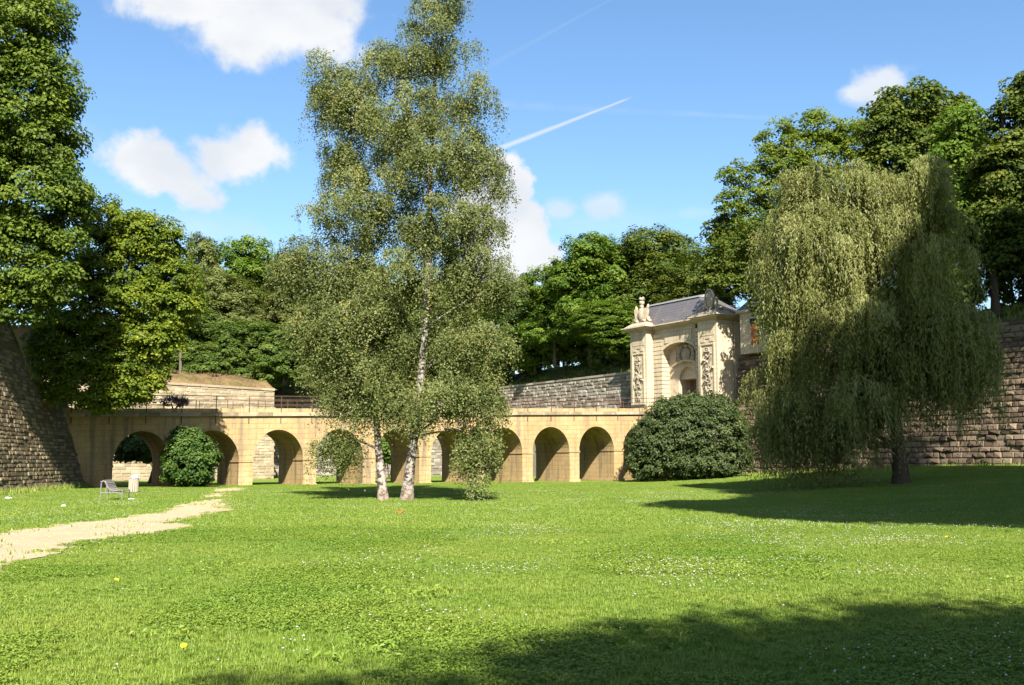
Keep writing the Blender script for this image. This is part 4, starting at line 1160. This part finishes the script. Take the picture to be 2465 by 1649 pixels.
tree('maple_tree', 'dark tree with bare trunk against the sky at the right edge', None, base, me, L['dark'], [base, base + [0, 0, 4], base + [.8, 0, 9], base + [1.4, 0, 16]], .30, .08, targets(r2), M['bark'])
place('dark', *atd(2318, 690, 76)[:2], 11.9, 'slim tree behind the bare trunk at the right edge', 'trees on the right rampart', .6, .8, 1.0, 'woodland_tree')
for x, yt, Y, lab in ((2150, 600, 74, 'thicket behind the willow on the right bank'), (2210, 620, 73, 'thicket right of the willow crown on the right bank'), (2090, 600, 76, 'thicket hidden behind the top of the willow')):
    place_d('low', x, yt, Y, 12.2, lab, UB, 110, x * .1, 'thicket')
gb = [(np.array(c_), np.array([1.9, 1.9, 1.5])) for c_ in ((21.2, 82.6, 16.6), (22.8, 83.4, 15.6), (24.6, 85, 17.2), (23.2, 84, 18.4), (22.0, 83.6, 13.6), (20.9, 83.0, 14.9), (19.9, 84.8, 19.3), (20.9, 84.2, 20.3), (18.7, 86.0, 20.0))]
base = np.array([26.5, 88.0, 12.6])
me, _ = crown_mesh('crown', gb, 280, 75, .24, .8, .6, .3)
tree('maple_tree', 'dark tree beside the guardhouse, mostly hidden behind the willow', None, base, me, L['dark'], [base, base + [-.4, -.6, 3], base + [-1.2, -1.5, 6]], .25, .08, targets(gb), M['bark'])
place('chest', 37.5, 60.5, 12.2, 'unseen tree added on the right rampart to shade the bare trunk', 'trees round the moat outside the view', .9, .85, 2.0, 'park_tree')  # added out of view to shade the bare trunk at the right edge
# unseen trees beside and behind the camera, sized for the shadows they throw
for i, (k, x, y, sc, sz, lab) in enumerate((('tall', 14.6, 15, 1.0, 1.0, 'tall tree right of the view shading the middle of the lawn'), ('tall', 21.5, 17, 1.0, 1.05, 'second tall tree right of the view, nearer the right wall'),
        ('tall', 24.2, 25, .95, 1.27, 'tall tree right of the view shading the middle of the willow'), ('tall', 27.2, 26, 1.3, 1.6, 'very tall tree right of the view shading the right half of the willow'), ('tall', 18.3, 24.5, 1.0, 1.13, 'tree right of the view shading the foot of the willow'), ('tall', 30, 31, 1.1, 1.66, 'farthest tall tree right of the view, beside the right wall'),
        ('chest', 7.0, -12.3, 1.05, 1.06, 'broad tree behind the viewer shading the near lawn'), ('dark', 2.6, -11.8, .8, 1.08, 'leftmost tree behind the viewer'), ('dark', 6.2, -10.6, .42, 1.22, 'slim tall tree added behind the viewer to bump out the shadow edge'),  # the slim tree is added to shape a bump in the near shadow
        ('chest', 15.0, -12, 1.1, 1.0, 'rightmost broad tree behind the viewer'), ('dark', 22, -3, 1.2, 1.2, 'tree to the right of the viewer, outside the picture'),
        ('chest', 7.6, -6.6, 1.0, .68, 'low spreading tree added close behind the viewer to deepen the shade'), ('chest', 14.5, -6.6, 1.05, .72, 'low spreading tree added behind the viewer, to the right, to deepen the shade'), ('chest', 22, -8, 1.1, .8, 'low spreading tree added farthest right behind the viewer to deepen the shade'), ('chest', 8, -14.5, 1.2, .95, 'tree standing behind the low spreading trees'))):  # low spreading trees added to block skylight and darken the near shadow
    place(k, x, y, 0.0, lab, 'trees round the moat outside the view', sc, sz, i * 1.1, 'park_tree')

# ------------------------------------------------------------------ shrubs
def shrub(name, label, blobs, base, mat, ncl, per, size, clr, bias=.7, flat=.8, lo=.75, group=None):
    r = thing(name, label, 'shrub', base, group)
    me_, P = crown_mesh('foliage', blobs, ncl, per, size, clr, flat, .1, bias=bias, lo=lo, keep=.7)
    link('foliage', me_, mat, r)
    ns = max(30, ncl // 6); SPt, SN = shell_points(blobs, ns, lo=.9, hi=1.05, keep=.8)
    dv = SN * .7 + np.array([0, 0, .7]) + RNG.normal(0, .35, SN.shape); dv /= np.linalg.norm(dv, axis=1)[:, None]
    ln_ = clr * RNG.uniform(.5, 1.7, ns); k_ = np.repeat(np.arange(ns), 16); f_ = np.tile(np.linspace(0, 1, 16), ns)
    Q = SPt[k_] + dv[k_] * (f_ * ln_[k_])[:, None] + RNG.normal(0, .05, (len(k_), 3))
    V, F_, tt = leaves(Q, dv[k_] + RNG.normal(0, .8, Q.shape), size * RNG.uniform(.6, 1.1, len(Q)), .6, np.clip(RNG.normal(.6, .2, len(Q)), 0, 1))
    link('shoots', np_mesh('shoots', V, [F_], tt), mat, r)
    q = MB(); base = np.asarray(base, float)
    for b in blobs[:7]: q.tube(limb(base, b[0], .05), np.linspace(.07, .02, 6), 6, cap=False)
    link('stem', q.mesh('stem', True), M['bark'], r); return r


RNG = np.random.default_rng(51)
LYY = 84.0
lp = [Bd(*b, LYY) for b in [(1560, 985, 100, 75), (1520, 1020, 80, 60), (1620, 1000, 90, 75), (1500, 1060, 65, 35), (1590, 1060, 110, 38), (1670, 1050, 55, 42), (1600, 940, 60, 40), (1650, 960, 45, 50), (1545, 935, 40, 28), (1480, 1000, 35, 30), (1680, 985, 35, 30), (1470, 1080, 30, 20), (1640, 930, 30, 25)]]
lb0 = atd(1580, 1096, LYY); lb0[2] = gz(lb0[0], lb0[1])
shrub('laurel_bush', 'huge rounded dark green bush hiding the right end of the bridge', lp, lb0, L['laurel'], 2000, 56, .17, .44, lo=.5)
s2 = [Bd(*b, 66.0) for b in [(432, 1060, 52, 50), (425, 1020, 40, 30), (455, 1045, 35, 45), (415, 1080, 40, 30), (440, 1090, 45, 22), (415, 1005, 20, 22), (445, 1010, 18, 25), (475, 1050, 22, 25), (398, 1050, 20, 25)]]
sb = atd(432, 1112, 66.0); sb[2] = 0
shrub('leafy_bush', 'upright green bush in front of the second arch', s2, sb, L['shrub'], 340, 70, .17, .45)
s3 = [Bd(*b, 92.0) for b in [(1700, 930, 45, 45), (1720, 980, 35, 40), (1690, 1000, 45, 60), (1725, 1060, 40, 30)]]
sb = atd(1700, 1090, 92.0); sb[2] = 0
shrub('leafy_bush', 'green bush between the rounded dark bush and the willow', s3, sb, L['lime'], 150, 60, .3, .7)
zz = zc(-5.5) + .4
shrub('purple_plant', 'small purple plant leaning through the railing near the left end', [(BR(-5.6, .3, zz + .55), np.array([.55, .3, .3])), (BR(-4.9, .3, zz + .5), np.array([.4, .3, .25]))], BR(-5.4, .35, zz), L['purple'], 28, 40, .12, .28)
# small tree seen through the first arch
ty = 78.5
tpb = [Bd(*b, ty) for b in [(310, 1020, 45, 28), (345, 1030, 30, 28), (290, 1035, 25, 20)]]
base = atd(343, 1113, ty); base[2] = 0
me, _ = crown_mesh('crown', tpb, 130, 60, .26, .55)
tree('small_tree', 'small dark tree seen through the first arch behind the bin', None, base, me, L['shrub'], [base, base + [.25, 0, 1.2], base + [.3, 0, 3.2]], .16, .07, targets(tpb), M['bark'])
s5 = [Bd(*b, 99.0) for b in [(885, 1030, 40, 25), (905, 1040, 25, 18)]]
sb = atd(890, 1090, 99.0); sb[2] = 0
shrub('leafy_bush', 'bright bush glimpsed through the arch between the birch trunks', s5, sb, L['lime'], 60, 60, .3, .7)

# ------------------------------------------------------------------ bench, bin, litter
bn = at(272, 1203, 44.0); bx, by = bn[0], 44.2
bench = thing('park_bench', 'grey slatted metal bench on the lawn by the left wall', 'bench', (bx, by, 0))
bench.rotation_euler = (0, 0, math.radians(9))
PR = [(-.42, .74), (-.36, .80), (-.28, .78), (-.22, .68), (-.17, .56), (-.10, .45), (.0, .385), (.10, .37), (.20, .385), (.30, .41), (.38, .42), (.44, .38)]
PRa = np.array(PR); dl_ = np.concatenate([[0], np.cumsum(np.linalg.norm(np.diff(PRa, axis=0), axis=1))])
for yy in (-.68, .68):
    q = MB(); q.tube([(a, yy, b) for a, b in PR], .026, 6)
    q.tube([(-.42, yy, .74), (-.43, yy, .4), (-.45, yy, 0)], .024, 6); q.tube([(-.20, yy, .60), (-.24, yy, .3), (-.26, yy, .30)], .018, 6); q.tube([(.44, yy, .38), (.42, yy, .2), (.43, yy, 0)], .024, 6)
    q.tube([(-.44, yy, .32), (.0, yy, .34), (.43, yy, .3)], .018, 6)
    o = link('side_frame', q.mesh('side_frame', True), M['bench'], bench, keep=True)
for k in range(16):
    s_ = dl_[-1] * (k + .5) / 16; a = np.interp(s_, dl_, PRa[:, 0]); b = np.interp(s_, dl_, PRa[:, 1])
    a2 = np.interp(s_ + .01, dl_, PRa[:, 0]); b2_ = np.interp(s_ + .01, dl_, PRa[:, 1]); tx = np.array([a2 - a, b2_ - b]); tx /= np.linalg.norm(tx) + 1e-9; nx_ = np.array([-tx[1], tx[0]])
    f = lambda u, v, w: (a + tx[0] * u + nx_[0] * w, v, b + tx[1] * u + nx_[1] * w)
    q = MB(); q.box(f, -.024, .024, -.74, .74, .026, .05); link('slat', q.mesh('slat'), M['slatl'], bench, keep=True)

bp = at(321, 1184.6, 55); binr = thing('litter_bin', 'round slatted litter bin standing beyond the bench', 'bin', (bp[0], 55, 0))
q = MB(); q.tube([(0, 0, .06), (0, 0, .68)], .215, 16); link('liner', q.mesh('liner'), M['dark'], binr, keep=True)
q = MB(); q.tube([(0, 0, 0), (0, 0, .07)], .17, 12); link('foot', q.mesh('foot'), M['dark'], binr, keep=True)
slat = MB(); slat.box(lambda a, b, c: (a, b, c), -.032, .032, .222, .25, .05, .72); sm = slat.mesh('slat'); sm.materials.append(M['binwood'])
for k in range(16):
    o = link('slat', sm, None, binr, keep=True); o.rotation_euler = (0, 0, k / 16 * 2 * math.pi)
q = MB(); th = np.linspace(0, 2 * np.pi, 21); q.tube([(.236 * math.cos(v), .236 * math.sin(v), .73) for v in th], .02, 6, cap=False); link('rim', q.mesh('rim'), M['bench'], binr, keep=True)
bag = MB(); RNG = np.random.default_rng(61)
bag.ball((bp[0] + .03, 55, .80), (.20, .18, .12), 14, 9, None, .5, .1); bag.ball((bp[0] + .16, 55, .88), (.10, .1, .09), 10, 7, None, .5, .1); bag.ball((bp[0] + .24, 54.95, .78), (.09, .06, .04), 8, 6, None, .5, .1)
tag(link('rubbish_bag', bag.mesh('rubbish_bag', True), M['white']), 'crumpled white bag stuffed in the top of the bin', 'bag', kind='thing')
for (px, py, r_, mat, nm, lab) in ((20, 1201, .16, 'white', 'litter_scrap', 'white scrap of litter at the foot of the bastion wall'), (315, 1204, .15, 'white', 'litter_scrap', 'white scrap of paper just right of the bench'), (152, 1222, .10, 'white', 'litter_scrap', 'small white scrap on the grass left of the bench'), (202, 1175, .12, 'white', 'litter_scrap', 'pale scrap at the right end of the bastion wall base'),
                                   (962, 1238, .13, 'fallen', 'fallen_leaf', 'orange fallen leaf in front of the birch trunks')):
    r = ray(px, py); g = r * (-EYE / r[2]); q = MB()
    q.ball((g[0], g[1], gz(g[0], g[1]) + .045), (r_, r_ * .7, .05), 9, 6, None, .5, .2)
    tag(link(nm, q.mesh(nm), M[mat]), lab, 'litter' if mat == 'white' else 'leaf', kind='thing')

# dandelions
DN = [(442, 1556), (281, 1397), (58, 1370), (1751, 1324), (2096, 1350), (2278, 1298), (1888, 1233), (2028, 1244), (1132, 1302), (440, 1522), (2330, 1262)]
hd = MB(); th = np.arange(14) / 14 * 2 * np.pi
for k, (rr, z_) in enumerate(((.026, .0), (.018, .008))):
    for v in th + k * .2: hd.add([(0, 0, z_), (rr * math.cos(v - .2), rr * math.sin(v - .2), z_ + .004), (rr * 1.15 * math.cos(v), rr * 1.15 * math.sin(v), z_ + .002), (rr * math.cos(v + .2), rr * math.sin(v + .2), z_ + .004)], [[[0, 1, 2, 3]]])
hd.ball((0, 0, .006), (.014, .014, .008), 8, 5)
hm = hd.mesh('flower_head'); hm.materials.append(M['yellow'])
sq_ = MB(); sq_.tube([(0, 0, 0), (.004, 0, .05), (0, 0, .09)], .003, 5); stm = sq_.mesh('stem'); stm.materials.append(M['stem'])
DLAB = ['nearest yellow dandelion, at the bottom of the lawn left of centre', 'yellow dandelion in a daisy patch below the gravel path', 'yellow dandelion at the left edge just below the path', 'yellow dandelion in the clover right of the birches, mid lawn',
        'yellow dandelion in the sunny lawn below the willow', 'yellow dandelion in the lawn below the willow trunk', 'yellow dandelion at the edge of the left tip of the willow shade', 'yellow dandelion at the edge of the shade below the willow', 'yellow dandelion in the lawn below the taller birch',
        'pale yellow dandelion just behind the nearest one', 'yellow dandelion below the shade at the right edge']
for i, (px, py) in enumerate(DN):
    r = ray(px, py - 4); g = r * (-(EYE - .1) / r[2])
    d = thing('dandelion', DLAB[i], 'flower', (g[0], g[1], gz(g[0], g[1])), 'yellow dandelions in the lawn')
    link('stem', stm, None, d, keep=True); o = link('flower_head', hm, None, d, keep=True); o.location = (0, 0, .09); o.rotation_euler = (.5, 0, i)

# ------------------------------------------------------------------ grass and clover
RNG = np.random.default_rng(71)
def blades(n, ext, hgt, wid, lean=.5, dry=.06, clump=0):
    x = RNG.uniform(-ext, ext, n); y = RNG.uniform(-ext, ext, n)
    if clump:
        cx, cy_ = RNG.uniform(-ext, ext, clump), RNG.uniform(-ext, ext, clump); k = RNG.integers(clump, size=n)
        f = RNG.uniform(0, 1, n) < .6
        x = np.where(f, cx[k] + RNG.normal(0, ext * .07, n), x); y = np.where(f, cy_[k] + RNG.normal(0, ext * .07, n), y)
    h = hgt * RNG.uniform(.5, 1.35, n); a = RNG.uniform(0, 2 * np.pi, n); l = RNG.uniform(.1, lean, n) * 1.4
    d = np.stack([np.cos(a), np.sin(a)], 1); pr = np.stack([-d[:, 1], d[:, 0]], 1) * wid * RNG.uniform(.6, 1.4, n)[:, None]
    b = np.stack([x, y], 1); z0 = np.full(n, -.005)
    V = np.stack([np.column_stack([b - pr * .5, z0]), np.column_stack([b + pr * .5, z0]),
                  np.column_stack([b + d * (l * h * .4)[:, None] + pr * .42, h * .6]), np.column_stack([b + d * (l * h * .4)[:, None] - pr * .42, h * .6]),
                  np.column_stack([b + d * (l * h)[:, None], h * (1 - .25 * l)])], 1).reshape(-1, 3)
    i = np.arange(n)[:, None] * 5
    tv = np.clip(RNG.normal(.45, .17, n), 0, .85); tv[RNG.uniform(0, 1, n) < dry] = 1
    return V, [i + np.array([[0, 1, 2, 3]]), i + np.array([[3, 2, 4]])], np.repeat(tv, 5)


def clover(n, ext):
    x = RNG.uniform(-ext, ext, n); y = RNG.uniform(-ext, ext, n); z = RNG.uniform(.02, .05, n)
    P = np.stack([x, y, z], 1); Ps = []; 
    for k in range(3):
        a = RNG.uniform(0, 2 * np.pi, n) if k == 0 else a + 2.09
        Ps.append(P + np.stack([np.cos(a), np.sin(a), 0 * a], 1) * .011)
    P = np.concatenate(Ps); nn = np.array([0, 0, 1.]) + RNG.normal(0, .35, P.shape)
    V, F_, tt = leaves(P, nn, .024, .9, np.clip(RNG.normal(.36, .13, len(P)), 0, 1)); return V, [F_], tt


gcol = bpy.data.collections.new('grass_patches')
def patch(name, parts_):
    v = []; f = {}; tt = []; n = 0
    for V, F_, t_ in parts_:
        for q in F_: f.setdefault(q.shape[1], []).append(q + n)
        v.append(V); tt.append(t_); n += len(V)
    me_ = np_mesh(name, np.concatenate(v), [np.concatenate(q) for q in f.values()], np.concatenate(tt)); me_.materials.append(M['blade'])
    o = bpy.data.objects.new(name, me_); gcol.objects.link(o)
for k in range(3): patch('patch_a%d' % k, [blades(1250, .30, .043, .0055, .8, .03, 6)])
for k in range(2): patch('patch_b%d' % k, [blades(520, .30, .04, .005, .8, .02, 6), clover(230, .28)])
for k in range(2): patch('patch_c%d' % k, [blades(900, .62, .055, .011, .8, .04, 16)])
for k in range(1): patch('patch_d%d' % k, [blades(700, .30, .045, .006, .7, .02, 5), leaves(np.column_stack([RNG.uniform(-.25, .25, (26, 2)), RNG.uniform(.03, .07, 26)]), np.array([0, 0, 1.]) + RNG.normal(0, .5, (26, 3)), .065, .4, RNG.uniform(.3, .7, 26))[:1] + ([leaves(np.zeros((26, 3)), np.ones((26, 3)), 1.)[1]], np.full(104, .5))])


def vnoise(x, y, s, seed):
    r = np.random.default_rng(seed); g = r.uniform(0, 1, (64, 64)); x = x / s; y = y / s
    xi, yi = np.floor(x).astype(int), np.floor(y).astype(int); fx, fy = x - xi, y - yi; fx = fx * fx * (3 - 2 * fx); fy = fy * fy * (3 - 2 * fy)
    q = lambda a, b: g[a % 64, b % 64]
    return (q(xi, yi) * (1 - fx) + q(xi + 1, yi) * fx) * (1 - fy) + (q(xi, yi + 1) * (1 - fx) + q(xi + 1, yi + 1) * fx) * fy


pts = []
Y = 3.0
while Y < 82:
    st = .42 if Y < 26 else .85
    half = .53 * Y + 7.0
    X = np.arange(-half, half, st); X = X + RNG.uniform(-.3, .3, len(X)) * st
    y_ = Y + RNG.uniform(-.35, .35, len(X)) * st
    pts.append(np.column_stack([X, y_, np.full(len(X), 1.0 if Y >= 26 else 0.0)])); Y += st
pts = np.concatenate(pts)
def behind_left(x, y):      # outside the moat floor
    q = np.stack([x, y], 1)
    left = ((q - LA) @ nL) < .15
    bs = (q - B0) @ BE; bw = (q - B0) @ BN
    right = bs > CS - .2
    pier = (bw > -.15)
    return left | right | pier
edge = in_paths(pts[:, 0] + RNG.normal(0, .09, len(pts)), pts[:, 1] + RNG.normal(0, .16, len(pts)))
ok = ~behind_left(pts[:, 0], pts[:, 1]) & ~edge
pts = pts[ok]
nn_ = vnoise(pts[:, 0] + 40, pts[:, 1], 2.2, 5); n2_ = vnoise(pts[:, 0], pts[:, 1] + 9, 1.1, 6)
idx = np.where(pts[:, 2] > .5, 5 + RNG.integers(2, size=len(pts)), np.where(nn_ > .62, 3 + RNG.integers(2, size=len(pts)), RNG.integers(3, size=len(pts))))
idx = np.where((pts[:, 2] < .5) & (n2_ > .87), 7, idx)
pv = np.column_stack([pts[:, :2], gz_np(pts[:, 0], pts[:, 1])])
gme = bpy.data.meshes.new('grass'); gme.vertices.add(len(pv)); gme.vertices.foreach_set('co', pv.astype(np.float32).ravel())
a = gme.attributes.new('pick', 'INT', 'POINT'); a.data.foreach_set('value', idx.astype(np.int32))
a = gme.attributes.new('spin', 'FLOAT', 'POINT'); a.data.foreach_set('value', RNG.uniform(0, 6.28, len(pv)).astype(np.float32))
a = gme.attributes.new('size', 'FLOAT', 'POINT'); a.data.foreach_set('value', (RNG.uniform(.8, 1.15, len(pv)) * (.8 + .5 * vnoise(pts[:, 0], pts[:, 1], 3.1, 8))).astype(np.float32))
go = link('grass', gme); tag(go, 'short mown grass and clover leaves covering the moat floor', 'grass', kind='stuff')
ng = bpy.data.node_groups.new('grass_scatter', 'GeometryNodeTree')
ng.interface.new_socket('Geometry', in_out='INPUT', socket_type='NodeSocketGeometry'); ng.interface.new_socket('Geometry', in_out='OUTPUT', socket_type='NodeSocketGeometry')
T = NT(ng)
gi = T.n('NodeGroupInput'); g_o = T.n('NodeGroupOutput')
ci = T.n('GeometryNodeCollectionInfo'); ci.inputs['Collection'].default_value = gcol; ci.inputs['Separate Children'].default_value = True; ci.inputs['Reset Children'].default_value = True
def named(nm, typ):
    nd = T.n('GeometryNodeInputNamedAttribute', data_type=typ); nd.inputs['Name'].default_value = nm; return nd.outputs['Attribute']
cx = T.n('ShaderNodeCombineXYZ'); T.l.new(named('spin', 'FLOAT'), cx.inputs['Z'])
cs = T.n('ShaderNodeCombineXYZ'); sz_ = named('size', 'FLOAT'); cs.inputs['X'].default_value = 1; cs.inputs['Y'].default_value = 1; T.l.new(sz_, cs.inputs['Z'])
ip = T.n('GeometryNodeInstanceOnPoints'); ip.inputs['Pick Instance'].default_value = True
T.l.new(gi.outputs[0], ip.inputs['Points']); T.l.new(ci.outputs[0], ip.inputs['Instance']); T.l.new(named('pick', 'INT'), ip.inputs['Instance Index'])
T.l.new(cx.outputs[0], ip.inputs['Rotation']); T.l.new(cs.outputs[0], ip.inputs['Scale']); T.l.new(ip.outputs[0], g_o.inputs[0])
md = go.modifiers.new('scatter', 'NODES'); md.node_group = ng

# clover heads
n = 60000
u = RNG.uniform(0, 1, n); Yf = 7.2 + (58 - 7.2) * u ** .75; Xf = RNG.uniform(-.52, .52, n) * Yf
dens = vnoise(Xf, Yf, 2.6, 15) * .55 + vnoise(Xf + 7, Yf, .9, 16) * .45
base_k = np.clip((dens - .52) * 2.6, 0.012, 1) * np.where(Xf > -2, 1.0, .6) * np.clip(Yf / 14, .35, 1.0)
ok = (RNG.uniform(0, 1, n) < base_k) & ~in_paths(Xf, Yf) & ~behind_left(Xf, Yf)
Xf, Yf = Xf[ok][:6000], Yf[ok][:6000]; n = len(Xf)
rad = RNG.uniform(.007, .0135, n) * (1 + .006 * Yf); zf = gz_np(Xf, Yf) + RNG.uniform(.045, .085, n)
O = np.array([(1, 0, 0), (0, 1, 0), (-1, 0, 0), (0, -1, 0), (0, 0, .9), (0, 0, -.7)])
V = (np.stack([Xf, Yf, zf], 1)[:, None] + O[None] * rad[:, None, None]).reshape(-1, 3)
i = np.arange(n)[:, None] * 6
F_ = np.concatenate([i + np.array([f]) for f in ([0, 1, 4], [1, 2, 4], [2, 3, 4], [3, 0, 4], [1, 0, 5], [2, 1, 5], [3, 2, 5], [0, 3, 5])])
cf = link('clover_flowers', np_mesh('clover_flowers', V, [F_], np.repeat(RNG.uniform(0, 1, n), 6)), M['flower'])
tag(cf, 'tiny white clover and daisy heads scattered over the lawn', 'flowers', kind='stuff')
# weeds and dry grass on the edges of walls
def tufts(name, label, P, n, hgt, mat, seed):
    r = np.random.default_rng(seed); P = np.asarray(P); k = r.integers(len(P), size=n)
    b = P[k] + r.normal(0, 1, (n, 3)) * np.array([.18, .18, .03]); h = hgt * r.uniform(.4, 1.4, n)
    a = r.uniform(0, 6.28, n); d = np.stack([np.cos(a), np.sin(a), 0 * a], 1); l = r.uniform(.1, .7, n)
    w = np.stack([-d[:, 1], d[:, 0], 0 * a], 1) * .02
    V = np.stack([b - w, b + w, b + d * (l * h)[:, None] + np.array([0, 0, 1.]) * h[:, None]], 1).reshape(-1, 3)
    o = link(name, np_mesh(name, V, [np.arange(n * 3).reshape(-1, 3)], np.repeat(np.clip(r.normal(.6, .25, n), 0, 1), 3)), mat)
    return tag(o, label, 'weeds', kind='stuff')


r_ = np.random.default_rng(88); q_ = np.column_stack([r_.uniform(-26, -8, 60000), r_.uniform(14, 62, 60000)]); q_ = q_[in_paths(q_[:, 0], q_[:, 1])][:5200]
n = len(q_); pr_ = r_.uniform(.008, .022, n) * (1 + q_[:, 1] * .006)
V = (np.column_stack([q_, gz_np(q_[:, 0], q_[:, 1]) + .015])[:, None] + O[None] * pr_[:, None, None] * np.array([1, 1, .6]) * r_.uniform(.6, 1.3, (n, 6, 1))).reshape(-1, 3); i = np.arange(n)[:, None] * 6
tag(link('gravel', np_mesh('gravel', V, [np.concatenate([i + np.array([f]) for f in ([0, 1, 4], [1, 2, 4], [2, 3, 4], [3, 0, 4])])], np.full(n * 6, .5)), M['gravel']), 'loose pebbles on the worn gravel path', 'gravel', kind='stuff')
Pt = np.column_stack([q_, gz_np(q_[:, 0], q_[:, 1])]); keep_ = vnoise(q_[:, 0], q_[:, 1], 1.4, 33) > .62
tufts('weeds', 'thin grass growing through the gravel path', Pt[keep_], 900, .07, M['blade'], 86)
vupL = np.array([0, 0, 1.]) - np.array([*nL, 0]) * .29
r_ = np.random.default_rng(90); Pt = []
for _ in range(900):
    s_ = r_.uniform(-10, lAB - .5); w_ = r_.uniform(.7, 4); z_ = np.interp(w_, [.5, 1.4, 2.6, 4], [8.6, 9.1, 9.75, 10.1]); q_ = A_ + dAB * s_ - nAB * (w_ + .3); Pt.append((q_[0], q_[1], z_ - .05))
tufts('weeds', 'dead brown grass on the bank above the pale wall', Pt, 5000, .2, M['dry'], 84)
Pt = []
for _ in range(1200):
    s_ = r_.uniform(-46, 36); w_ = r_.uniform(.8, 6.5); z_ = np.interp(w_, [.55, 1.5, 3, 5, 7], [10.4, 10.9, 11.75, 12.6, 12.9]); q_ = CW0 + BN * s_ + BE * (w_ + 1); Pt.append((q_[0], q_[1], z_ - .05))
tufts('weeds', 'rough grass on the bank above the curtain wall', Pt, 14000, .4, M['blade'], 85)
Pt = [np.array([*(LA + dL * s_), 0]) + vupL * lz(s_) + np.array([-.2 * nL[0], -.2 * nL[1], .12]) for s_ in np.linspace(0, 12, 60)]
tufts('weeds', 'tufts of grass along the top edge of the bastion wall', Pt, 2600, .4, M['blade'], 81)
Pt = [np.array([*(LA + dL * s_ + nL * .15), 0.0]) for s_ in np.linspace(-.5, 20, 90)]
tufts('weeds', 'rough grass along the foot of the bastion wall', Pt, 3000, .3, M['blade'], 82)
Pt = [np.array([*(CW0 + BN * s_ + BE * -.1), gz(*(CW0 + BN * s_))]) for s_ in np.linspace(-45, -5, 140)]
tufts('weeds', 'thin grass along the foot of the curtain wall', Pt, 2500, .22, M['blade'], 83)
